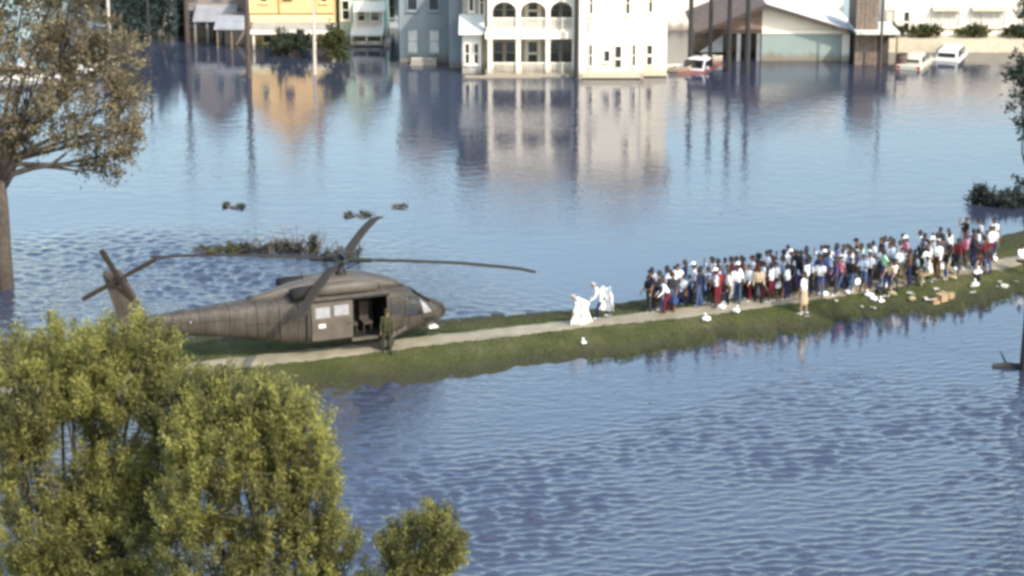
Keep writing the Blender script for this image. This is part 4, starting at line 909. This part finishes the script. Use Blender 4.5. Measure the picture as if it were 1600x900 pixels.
# ------------------------------------------------------------------ people
def ellip(c, r, n=10, m_=7):
    vs = [(c[0], c[1], c[2]-r[2])]; fs = []
    for i in range(1, m_):
        t = math.pi*i/m_-math.pi/2
        for k in range(n): a = 2*math.pi*k/n; vs.append((c[0]+r[0]*math.cos(t)*math.cos(a), c[1]+r[1]*math.cos(t)*math.sin(a), c[2]+r[2]*math.sin(t)))
    vs.append((c[0], c[1], c[2]+r[2])); L = len(vs)-1
    for k in range(n): fs.append((0, 1+(k+1) % n, 1+k)); fs.append((L, L-n+k, L-n+(k+1) % n))
    for i in range(m_-2):
        for k in range(n): a = 1+i*n+k; b_ = 1+i*n+(k+1) % n; fs.append((a, b_, b_+n, a+n))
    return vs, fs
SK, TP, BT, HR, SH, EY = range(6)
def build_person(name, lean=0, larm=(10,8,15), rarm=(-10,8,15), lleg=(0,0), rleg=(0,0), sit=False, skirt=False, shorts=False, sleeves='short', long_hair=False, wide=1.0, look=0.0, head_down=0.0, hipz=None):
    """arms: swing, out, elbow bend; legs: swing, knee bend (degrees). Faces +x, feet at z=0."""
    prims = []                                   # (a, b, ra, rb, tag)
    def cap(a, b, ra, rb, t): prims.append((Vector(a), Vector(b), ra, rb, t))
    def d(ang, out, sg): q = Vector((math.sin(R(ang)), 0, -math.cos(R(ang)))); return (Matrix.Rotation(R(out)*sg, 3, 'X') @ q).normalized()
    legs = {}; low = 0
    for sg, (sw, kn) in ((1, lleg), (-1, rleg)):
        hip = Vector((0, sg*.095, 0)); kneep = hip+d(sw, 4, sg)*.44; ank = kneep+d(sw-kn, 1, sg)*.42; legs[sg] = (hip, kneep, ank, sw-kn); low = min(low, ank.z)
    hz = hipz if hipz is not None else -low+.075
    P = Vector((0, 0, hz))
    for sg in (1, -1):
        hip, kn, an, an_ang = legs[sg]; hip, kn, an = hip+P, kn+P, an+P
        lt = SK if (shorts or skirt) else BT
        cap(hip, kn, .088*wide, .062, BT if not skirt else BT); 
        cap(kn, kn.lerp(an, .35), .058 if lt == SK else .066, .058 if lt == SK else .066, lt); cap(kn.lerp(an, .35), an, .057 if lt == SK else .066, .040 if lt == SK else .055, lt)
        toe = an+Vector((.17, sg*.02, -.045)) if not sit else an+Vector((.10, sg*.03, .12))
        cap(an+Vector((-.04,0,-.035)), toe, .042, .034, SH)
    if skirt: cap(P+Vector((0,0,.02)), P+Vector((0,0,-.42)), .15, .19, BT)
    rot = Matrix.Rotation(R(lean), 3, 'Y')
    def T(x, y, z): return P+rot @ Vector((x, y, z))
    for y in (-.065, .065):
        cap(T(0,y*wide,-.02), T(0,y*wide,.10), .105*wide, .10*wide, BT)
        cap(T(0,y*wide,.10), T(.01,y*1.05*wide,.26), .108*wide, .105*wide, TP); cap(T(.01,y*1.1*wide,.26), T(.0,y*1.3,.41), .108*wide, .100, TP)
    cap(T(0,-.14,.455), T(0,.14,.455), .066, .066, TP)
    cap(T(0,0,.46), T(.015,0,.58), .055, .05, SK)
    hr = Matrix.Rotation(R(lean*.55+head_down), 3, 'Y') @ Matrix.Rotation(R(look), 3, 'Z'); hc = T(.02,0,.56)
    def Hh(x, y, z): return hc+hr @ Vector((x, y, z))
    heads = [(Hh(.02,0,.085),Hh(.03,0,.05),.074,.062,SK),(Hh(0,0,.125),Hh(.0,0,.135),.088,.086,SK),(Hh(.06,0,.03),Hh(.065,0,.028),.035,.03,SK),(Hh(.098,0,.095),Hh(.112,0,.078),.012,.016,SK)]
    for sg in (-1, 1): heads += [(Hh(0,sg*.083,.09),Hh(-.01,sg*.086,.115),.016,.02,SK),(Hh(.082,sg*.031,.112),Hh(.083,sg*.031,.112),.012,.012,EY)]
    heads += [(Hh(-.03,0,.135),Hh(.005,0,.165),.090,.086,HR),(Hh(-.055,0,.09),Hh(-.055,0,.07),.062,.055,HR),(Hh(.072,-.02,.052),Hh(.072,.02,.052),.009,.009,EY)]
    if long_hair: heads += [(Hh(-.07,0,.07),Hh(-.09,0,-.10),.06,.045,HR)]
    prims += heads
    hands = []
    for sg, (sw, out, el) in ((1, larm), (-1, rarm)):
        sh = T(0, sg*.185, .445); e = sh+rot @ d(sw, out, sg)*.285; w = e+rot @ d(sw+el, out*.5, sg)*.25
        cap(sh, e, .056, .045, TP) if sleeves == 'long' else (cap(sh, sh.lerp(e, .62), .058, .054, TP), cap(sh.lerp(e, .55), e, .044, .038, SK))
        cap(e, w, .042 if sleeves == 'long' else .037, .030 if sleeves == 'long' else .026, TP if sleeves == 'long' else SK)
        dr_ = (w-e).normalized(); side = dr_.cross(Vector((0, sg, 0))).normalized(); hands.append(w+dr_*.12)
        nrm = dr_.cross(side)
        cap(w+dr_*.02+side*.022, w+dr_*.075+side*.026, .02, .02, SK); cap(w+dr_*.02-side*.022, w+dr_*.075-side*.026, .02, .02, SK)
        for q, ln in ((-.033,.062),(-.011,.074),(.011,.070),(.033,.055)):
            k1 = w+dr_*.088+side*q; k2 = k1+(dr_*.9-nrm*.35*sg).normalized()*ln*.55; cap(k1, k2, .0115, .0105, SK); cap(k2, k2+(dr_*.6-nrm*.7*sg).normalized()*ln*.45, .0105, .009, SK)
        t1 = w+dr_*.03+side*.034; cap(t1, t1+(dr_*.7+side*.7).normalized()*.05, .014, .011, SK)
    mb = MB()
    for a, b_, ra, rb, t in prims:
        ax = b_-a; L = ax.length
        if L < .006: mb.add(*ellip(a, (ra,)*3, 8, 6)); continue
        u = ax/L; n_ = 10; pts, rad = [], []
        for ang in (80, 45, 15): pts.append(a-u*ra*math.sin(R(ang))); rad.append(ra*math.cos(R(ang)))
        for ang in (15, 45, 80): pts.append(b_+u*rb*math.sin(R(ang))); rad.append(rb*math.cos(R(ang)))
        mb.tube(pts, rad, n_)
    ob = mb.build(name+'_raw', MATS['rubber'])
    md = ob.modifiers.new('r', 'REMESH'); md.mode = 'VOXEL'; md.voxel_size = .0115
    ms_ = ob.modifiers.new('s', 'SMOOTH'); ms_.iterations = 2; ms_.factor = .4
    dc = ob.modifiers.new('d', 'DECIMATE'); dc.ratio = .22
    dg = bpy.context.evaluated_depsgraph_get(); me = bpy.data.meshes.new_from_object(ob.evaluated_get(dg)); me.name = name
    bpy.data.objects.remove(ob)
    nf = len(me.polygons); C = np.zeros(nf*3, np.float32); me.polygons.foreach_get('center', C); C = C.reshape(-1, 3)
    best = np.full(nf, 9e9); idx = np.zeros(nf, np.int32)
    for a, b_, ra, rb, t in prims:
        a_ = np.array(a); ab = np.array(b_)-a_; L2 = max(1e-9, float(ab@ab)); tt = np.clip((C-a_)@ab/L2, 0, 1)
        ds = np.linalg.norm(C-a_-tt[:, None]*ab, axis=1)-(ra+(rb-ra)*tt)-(.004 if t in (EY, HR) else 0)
        m_ = ds < best; best[m_] = ds[m_]; idx[m_] = t
    me.materials.clear()
    for _ in range(6): me.materials.append(None)
    me.polygons.foreach_set('material_index', idx); me.polygons.foreach_set('use_smooth', np.ones(nf, bool)); me.update()
    zmin = min(v.co.z for v in me.vertices)
    for v in me.vertices: v.co.z -= zmin
    return me, [h_-Vector((0,0,zmin)) for h_ in hands]
POSES = {
 'stand': build_person('person_stand', 0, (4,7,12), (-3,7,10), (3,2), (-4,2)),
 'long': build_person('person_long', 2, (12,8,25), (2,8,18), (6,4), (-8,6), sleeves='long'),
 'walk': build_person('person_walk', 7, (-28,7,20), (26,7,30), (24,8), (-16,22)),
 'walk2': build_person('person_walk2', 9, (22,8,35), (-20,8,18), (-14,20), (20,6), sleeves='long', shorts=False),
 'shorts': build_person('person_shorts', 1, (8,10,30), (-5,8,12), (5,3), (-3,3), shorts=True),
 'skirt': build_person('person_skirt', 0, (6,9,20), (3,9,14), (5,2), (-4,2), skirt=True, long_hair=True),
 'reach': build_person('person_reach', 3, (95,10,35), (0,8,10), (6,4), (-5,3), look=10),
 'arms': build_person('person_arms', 0, (28,8,95), (30,8,92), (3,2), (-3,2), shorts=True),
 'shade': build_person('person_shade', -2, (5,8,14), (70,18,105), (2,1), (-3,2)),
 'stout': build_person('person_stout', 0, (3,14,14), (-2,14,14), (3,2), (-3,2), wide=1.28),
 'turn': build_person('person_turn', 4, (30,10,70), (10,10,40), (10,8), (-8,6), look=45, long_hair=True),
 'sit': build_person('person_sit', 12, (40,12,30), (38,12,35), (78,70), (82,74), sit=True, hipz=.12),
 'bend': build_person('person_bend', 62, (70,8,20), (55,10,25), (28,38), (-10,14), sleeves='long', head_down=10),
 'stoop': build_person('person_stoop', 34, (48,8,40), (40,10,35), (26,24), (-14,20), sleeves='long'),
}
def cloth(name, c): return mat('cloth_'+name.replace(' ', '_'), c, 0.9, var=0.18, scale=7, spec=0.1)
CL = {'white': (.78,.77,.76), 'pale grey': (.48,.48,.5), 'light blue': (.30,.37,.48), 'royal blue': (.035,.06,.18), 'navy': (.018,.022,.06), 'black': (.016,.016,.018), 'charcoal': (.045,.045,.05), 'red': (.26,.035,.035), 'maroon': (.14,.02,.03),
      'pink': (.48,.17,.23), 'purple': (.075,.055,.13), 'lilac': (.36,.32,.42), 'brown': (.12,.06,.035), 'tan': (.42,.33,.22), 'green': (.045,.10,.045), 'yellow': (.55,.50,.24), 'teal': (.03,.11,.11), 'khaki': (.24,.20,.12), 'denim': (.06,.09,.17), 'olive': (.05,.05,.025), 'mint': (.40,.62,.42), 'pale skin': (.4,.25,.18)}
CL = {k: cloth(k, v) for k, v in CL.items()}
SKINS = [mat('skin_deep', (.075,.04,.026), .6, var=.06), mat('skin_brown', (.14,.078,.048), .6, var=.06), mat('skin_warm', (.30,.18,.12), .6, var=.06), mat('skin_mid', (.20,.115,.075), .6, var=.06)]
HAIRS = [mat('hair_black', (.012,.011,.010), .7), mat('hair_dark', (.03,.02,.014), .7), mat('hair_grey', (.30,.29,.28), .8)]
SHOES = [mat('shoe_dark', (.03,.03,.03), .7), mat('shoe_white', (.6,.6,.58), .7), mat('shoe_brown', (.10,.06,.04), .7)]
eye_m = mat('eye_dark', (.03,.02,.015), .3)
cap_mesh = {}
def put_person(pose, loc, face, scale, top, bottom, label, skin=None, hair=None, shoe=None, group=None, hat=None, name='person'):
    me, hands = POSES[pose]; o = bpy.data.objects.new(name, me); COL.objects.link(o)
    o.location = loc; o.rotation_euler = (0, 0, face); o.scale = (scale,)*3
    ms_ = [skin or random.choice(SKINS[:2]+[SKINS[0], SKINS[3]]), CL[top], CL[bottom], hair or random.choice(HAIRS[:2]+[HAIRS[0]]), shoe or random.choice(SHOES), eye_m]
    for i, m in enumerate(ms_): o.material_slots[i].link = 'OBJECT'; o.material_slots[i].material = m
    tag(o, label, 'person', group)
    if hat:
        zt = max(v.co.z for v in me.vertices); tv = max(me.vertices, key=lambda v: v.co.z).co
        q = MB(); q.smooth = True; q.loft([[(tv.x+r_*math.cos(a), tv.y+r_*math.sin(a), zt+dz) for a in np.linspace(0, 2*math.pi, 14, endpoint=False)] for r_, dz in ((.104,-.085),(.106,-.05),(.09,-.005),(.05,.018))])
        q.loft([[(tv.x+.09+r_*math.cos(a)*.9, tv.y+r_*math.sin(a), zt-.085+dz) for a in np.linspace(-1.57, 1.57, 9)] for r_, dz in ((.02,.0),(.095,-.012),(.096,-.004),(.02,.012))], close=True)
        q.build('cap', CL[hat], o)
    return o, hands
def hand_world(o, h_): return Matrix.LocRotScale(o.location, o.rotation_euler, o.scale) @ h_

used_labels = set(); crowd = []; pts = []
# who stands where along the line: (from px, to px, tops, bottoms)
PAL = [(1004,1030,['navy','black','charcoal'],['navy','charcoal']), (1030,1056,['white','charcoal','black'],['black','denim','brown']), (1056,1108,['light blue','teal','denim','green','white','navy'],['denim','navy','royal blue','charcoal']),
       (1108,1160,['red','maroon','white','black','pale grey'],['denim','black','white','maroon']), (1160,1205,['white','red','brown','tan','white'],['brown','maroon','black','white']), (1205,1255,['purple','navy','white','lilac','charcoal'],['purple','denim','charcoal','navy']),
       (1255,1310,['white','royal blue','light blue','purple','white','lilac'],['denim','navy','charcoal','purple']), (1310,1345,['white','brown','maroon','pink','brown'],['green','charcoal','denim','black']), (1345,1395,['light blue','white','royal blue','yellow','lilac','mint'],['navy','denim','charcoal','purple']),
       (1395,1428,['tan','royal blue','white','brown','pink'],['khaki','brown','charcoal','navy']), (1428,1455,['yellow','mint','white','green','black'],['green','black','charcoal']), (1455,1492,['white','black','charcoal','white','lilac'],['brown','black','white','khaki']),
       (1492,1516,['pink','red','pink','maroon'],['purple','charcoal','denim']), (1516,1556,['white','pale grey','maroon','charcoal','white'],['charcoal','maroon','denim','black'])]
ROWS = ['on the near grassy side', 'in the middle row', 'on the far water side']
SECT = [(1030,'at the helicopter end of the crowd'),(1056,'just behind the dark-clad leader'),(1108,'among the blue-clad group'),(1160,'among the first red tops'),(1205,'in the white and red cluster'),(1255,'left of the lone figure in white'),
        (1310,'right behind the lone figure in white'),(1345,'in the brown-topped cluster'),(1395,'at the crowd centre-right'),(1428,'among the tan tops'),(1455,'beside the green and yellow tops'),(1492,'left of the pink tops'),(1516,'among the pink tops'),(1560,'at the far right end of the crowd')]
POSEW = {'stand':'standing','long':'standing in long sleeves','walk':'stepping forward','walk2':'walking in long sleeves','shorts':'in short trousers','skirt':'in a skirt','reach':'pointing an arm','arms':'with folded arms','shade':'with raised hand','stout':'broadly built','turn':'turned aside'}
BASE = lambda px: np.interp(px, [1004,1100,1200,1300,1400,1500,1556], [487,480,469,459,447,429,417])
tries = 0
while tries < 5000 and len(pts) < 150:
    tries += 1
    px = random.uniform(1008, 1552); row = random.choice((0, 1, 1, 2, 2)); dep = (0, 10, 20)[row]+random.uniform(-4, 4)
    if px < 1050 and row != 0 and random.random() < .7: continue
    p = on_ground(px, float(BASE(px))-dep)
    if any((p.x-q.x)**2+(p.y-q.y)**2 < .37**2 for q in pts): continue
    if p.z < .05: continue
    pts.append(p)
    tops, bots = next((t, b_) for a, c, t, b_ in PAL if a <= px <= c)
    for attempt in range(60):
        pose = random.choice(['stand','stand','long','walk','walk2','shorts','skirt','reach','arms','shade','stout','turn','stand','walk'])
        if attempt == 0 and random.random() < .45: tops = ['white', 'white', 'pale grey', 'black', 'white', 'white', 'light blue']
        top = random.choice(tops if attempt < 40 else list(CL)[:17]); bot = random.choice(bots); 
        garment = 'skirt' if pose == 'skirt' else ('shorts' if pose in ('shorts','arms') else 'trousers')
        sec = next(s for e_, s in SECT if px <= e_)
        lab = f"person in {top} top and {bot} {garment}, {POSEW[pose]}, {sec}"
        if pose == 'shorts' or pose == 'skirt': lab = f"person in {top} top and {bot} {garment}, {sec}"
        if len(lab.split()) > 16: lab = f"person in {top} and {bot}, {POSEW[pose]}, {sec}"
        if lab not in used_labels and len(lab.split()) <= 16: break
    used_labels.add(lab)
    o, hands = put_person(pose, p, math.pi+R(19)+random.gauss(0, .55), random.uniform(.93, 1.06) if random.random() > .12 else random.uniform(.68, .8), top, bot, lab, group='people waiting in line along the path', hat=random.choice(['white','navy','white','black']) if random.random() < .10 else None)
    crowd.append((px, row, o, hands))
# named figures
p = on_ground(1255, 491); put_person('skirt', p, R(150), 1.1, 'white', 'tan', 'lone person in white top and pale skirt standing apart on the grass', skin=SKINS[2], hair=HAIRS[1], shoe=SHOES[1])
p = on_ground(1017, 487); put_person('stout', p+Vector((0,-.05,0)), R(190), 1.08, 'navy', 'black', 'dark-clad broad person leading the crowd on the path', hat='navy')
p = on_ground(1043, 489); put_person('stoop', p, R(200), 1.0, 'white', 'maroon', 'stooping person in white top just behind the dark-clad leader')
def cloth_sheet(root_pt, face, w, h_, label, m, bulge=.25):
    """billowing sheet with thickness, hanging from about shoulder height"""
    o = tag(empty('white_sheet', root_pt, face), label, 'sheet'); N, M_ = 14, 12; V = []
    for off in (0, .012):
        for i in range(N+1):
            for j in range(M_+1):
                u, v = i/N, j/M_; x = (u-.5)*w*(1-.45*v); z = h_*v
                y = bulge*math.sin(math.pi*u)*(1-.3*v)+.06*math.sin(u*17+v*5)+.04*math.sin(v*13-u*7)+off
                V.append((x, y, z+.05*math.sin(u*9)))
    k = (N+1)*(M_+1); F = []
    q = lambda i, j, s_: s_*k+i*(M_+1)+j
    for i in range(N):
        for j in range(M_): F.append((q(i,j,0),q(i+1,j,0),q(i+1,j+1,0),q(i,j+1,0))); F.append((q(i,j,1),q(i,j+1,1),q(i+1,j+1,1),q(i+1,j,1)))
    for i in range(N): F.append((q(i,0,0),q(i,0,1),q(i+1,0,1),q(i+1,0,0))); F.append((q(i,M_,0),q(i+1,M_,0),q(i+1,M_,1),q(i,M_,1)))
    for j in range(M_): F.append((q(0,j,0),q(0,j+1,0),q(0,j+1,1),q(0,j,1))); F.append((q(N,j,0),q(N,j,1),q(N,j+1,1),q(N,j+1,0)))
    b_ = MB(); b_.add(V, F); b_.build('fabric', m, o, smooth=True)
p = on_ground(916, 506); put_person('bend', p, R(196), 1.0, 'white', 'white', 'bent-over person in white leaning low against the rotor wind', skin=SKINS[2], hair=HAIRS[2])
cloth_sheet(p+Vector((-.28,-.28,.02)), R(15), .75, 1.0, 'white sheet trailing to the ground around the bent-over person', CL['white'], .2)
p = on_ground(940, 497); put_person('stoop', p, R(190), 1.02, 'white', 'navy', 'stooping person in white top with dark trousers behind the bent-over person', skin=SKINS[2], hair=HAIRS[2])
cloth_sheet(p+Vector((.16,-.30,.35)), R(-20), .75, 1.05, 'white sheet billowing from the shoulders of the stooping person', CL['white'], .22)
p = on_ground(605, 551); put_person('long', p, R(-80), 1.06, 'olive', 'olive', 'crew member in olive uniform standing by the helicopter cabin door', skin=SKINS[2], hat='olive', shoe=SHOES[0])
for i, (px, py, t, b_, lab) in enumerate(((1452,446,'white','khaki','seated person in white at the near edge of crowd by pale bags'),(1392,452,'tan','navy','seated person in tan on the grass before the crowd'),(1540,424,'charcoal','denim','seated person in charcoal at the right end of the crowd'),(1592,425,'white','black','seated person in white alone at the right edge of the path'))):
    put_person('sit', on_ground(px, py), R(200+i*35), 1.0, t, b_, lab)
# one stands on a crate above the others
p = on_ground(1507, 413)
cr_ = tag(empty('wooden_crate', p, R(20)), 'slatted crate under the figure who stands above the crowd', 'crate')
BOX('crate_body', wood, cr_, -.33,.33,-.28,.28,.01,.5)
for z in (.08,.24,.40): BOX('slat', tan, cr_, -.35,.35,-.31,-.281,z,z+.09); BOX('slat', tan, cr_, -.35,.35,.281,.31,z,z+.09)
put_person('shade', p+Vector((0,0,.505)), R(190), 1.0, 'black', 'charcoal', 'dark-clad person standing high above the right part of the crowd')

# ------------------------------------------------------------------ litter and belongings
bag_w = mat('white_plastic', (.80,.80,.80), .45, var=.05); bag_b = mat('black_plastic', (.012,.012,.013), .4); box_t = mat('cardboard', (.36,.25,.14), .9)
def blob(name, px, py, r_, m, label, cat, sq=.6, el=1.0):
    p = on_ground(px, py); o = tag(empty(name, (p.x, p.y, p.z+.02), random.uniform(0, 6)), label, cat, 'belongings and litter along the levee')
    ph = random.uniform(0, 6); rings = []
    for i in range(9):
        t = math.pi*i/8; rr = max(.02, math.sin(t)**.7); z = r_*sq*(1-math.cos(t))
        rings.append([(r_*el*rr*math.cos(a)*(1+.16*math.sin(3*a+ph+i)+.08*math.sin(7*a+ph)), r_*rr*math.sin(a)*(1+.14*math.cos(2*a+ph)+.06*math.sin(9*a+i)), z) for a in np.linspace(0, 2*math.pi, 16, endpoint=False)])
    b_ = MB(); b_.loft(rings); b_.build('sack', m, o, smooth=False)
    MB().tube([(0,0,2*r_*sq-.03),(.02,0,2*r_*sq+.06),(.08,.03,2*r_*sq+.13)], [.03,.02,.05], 6).build('knot', m, o)
LIT = [(1104,502,.16,'w','white bag lying alone on the grass near the path edge'),(1127,483,.15,'w','white bag at the feet of the blue-clad group'),(1150,489,.15,'w','white bag just right of the first bags'),(912,538,.10,'w','small pale bag on the grass below the two in white'),
       (1286,463,.17,'w','white bag right of the lone figure in white'),(1326,460,.16,'w','white bag below the brown-topped cluster'),(1326,450,.15,'b','black bag behind the white bag below the brown cluster'),(1357,464,.14,'w','white bag, leftmost of the clustered three'),(1365,470,.15,'w','white bag, lowest of the clustered three'),(1377,473,.11,'w','small white bag, rightmost of the clustered three'),
       (1380,449,.24,'w','large white bundle at the crowd front near the middle'),(1374,458,.18,'b','black bag among the clustered white bags'),(1445,430,.22,'w','white bundle below the green and yellow tops'),(1452,436,.2,'b','dark bag under the white bundle'),(1466,422,.3,'w','big white sack at the crowd edge left of the pink tops'),(1494,424,.18,'w','white bag near the pink tops'),
       (1528,429,.17,'w','white bag on open grass at the right, upper one'),(1524,448,.16,'w','white bag on open grass at the right, lower one'),(1528,437,.15,'b','black bag between two white bags at right'),(1552,408,.17,'w','pale bag past the right end of the crowd'),(1394,462,.15,'t','brownish sack on the grass right of the clustered bags'),(1425,470,.15,'t','tan sack lying alone on mid grass'),(1490,437,.14,'t','tan sack near the right open grass'),
       (1330,456,.12,'t','small tan sack beside the white bag below brown tops'),(1432,438,.14,'t','tan sack left of the white bundle')]
for (px, py, r_, k, lab) in LIT: blob('plastic_bag' if k != 't' else 'cloth_sack', px, py, r_, {'w': bag_w, 'b': bag_b, 't': mat('tan_sack', (.36,.29,.17), .9)}[k], lab, 'bag', el=random.uniform(1, 1.4))
def carton(px, py, s_, label):
    p = on_ground(px, py); o = tag(empty('cardboard_box', (p.x, p.y, p.z+.01), random.uniform(0, 3)), label, 'box', 'belongings and litter along the levee')
    MB().box(-s_,s_,-s_*.7,s_*.7,0,s_*1.1).build('box_body', box_t, o)
    for sg in (-1, 1): MB().prism([(sg*s_*.7, s_*1.1+.002), (sg*s_*1.15, s_*1.35), (sg*s_*1.15, s_*1.37), (sg*s_*.7, s_*1.13)], 'x', -s_, s_).build('flap', box_t, o)
carton(1470, 470, .26, 'open cardboard box on the grass right of the tan sack'); carton(1484, 466, .18, 'small cardboard box near the larger open box'); carton(1462, 475, .15, 'low cardboard box nearest the right water edge')
# a few bags carried in hands
k = 0
for px, row, o, hands in crowd:
    if row == 0 and k < 9 and random.random() < .4:
        hw_ = hand_world(o, hands[k % 2]); cb = tag(empty('carried_bag', (hw_.x, hw_.y, hw_.z-.36), random.uniform(0, 3)), 'bag hanging from the hand of the ' + ' '.join(o['label'].split(',')[0].split()), 'bag', 'bags carried by people')
        m = [bag_w, bag_b, CL['royal blue'], CL['red']][k % 4]
        MB().loft([[(w*math.cos(a), w*.5*math.sin(a), z) for a in np.linspace(0, 2*math.pi, 12, endpoint=False)] for w, z in ((.06,0),(.15,.04),(.16,.16),(.11,.28))]).build('sack', m, cb)
        MB().tube([(-.08,0,.27),(-.03,0,.35),(.03,0,.35),(.08,0,.27)], .01, 5).build('strap', m, cb); k += 1

# scraps of paper and bottles trampled into the right-hand grass
paper = mat('scrap_paper', (.42,.40,.34), .9, var=.15, scale=6)
sm = []
for v in range(4):
    q = MB(); N = 5; V = [((i/N-.5)*.34, (j/N-.5)*.24, .03+.05*math.sin(i*1.7+v)*math.cos(j*1.3+v*2)) for i in range(N+1) for j in range(N+1)]
    q.add(V, [(i*(N+1)+j, (i+1)*(N+1)+j, (i+1)*(N+1)+j+1, i*(N+1)+j+1) for i in range(N) for j in range(N)]); ob = q.build('paper_scrap', paper); md = ob.modifiers.new('t', 'SOLIDIFY'); md.thickness = .006
    sm.append(ob)
spots = [(random.uniform(1260, 1590), random.uniform(8, 40)) for _ in range(22)]
for i, (px, dy_) in enumerate(spots):
    p = on_ground(px, float(BASE(min(px, 1556)))+dy_-max(0, px-1556)*.17)
    if p.z < .06: continue
    ob = sm[i] if i < 4 else sm[i % 4].copy()
    if i >= 4: COL.objects.link(ob)
    ob.location = (p.x, p.y, p.z+.05); ob.rotation_euler = (random.uniform(-.3,.3), random.uniform(-.3,.3), random.uniform(0, 6)); ob.scale = (random.uniform(.5, 1.0),)*3
    tag(ob, 'pale scrap of paper trampled on the grass below the right half of the crowd', 'paper', 'paper scraps on the grass')
for ob in sm:
    if 'label' not in ob: bpy.data.objects.remove(ob)
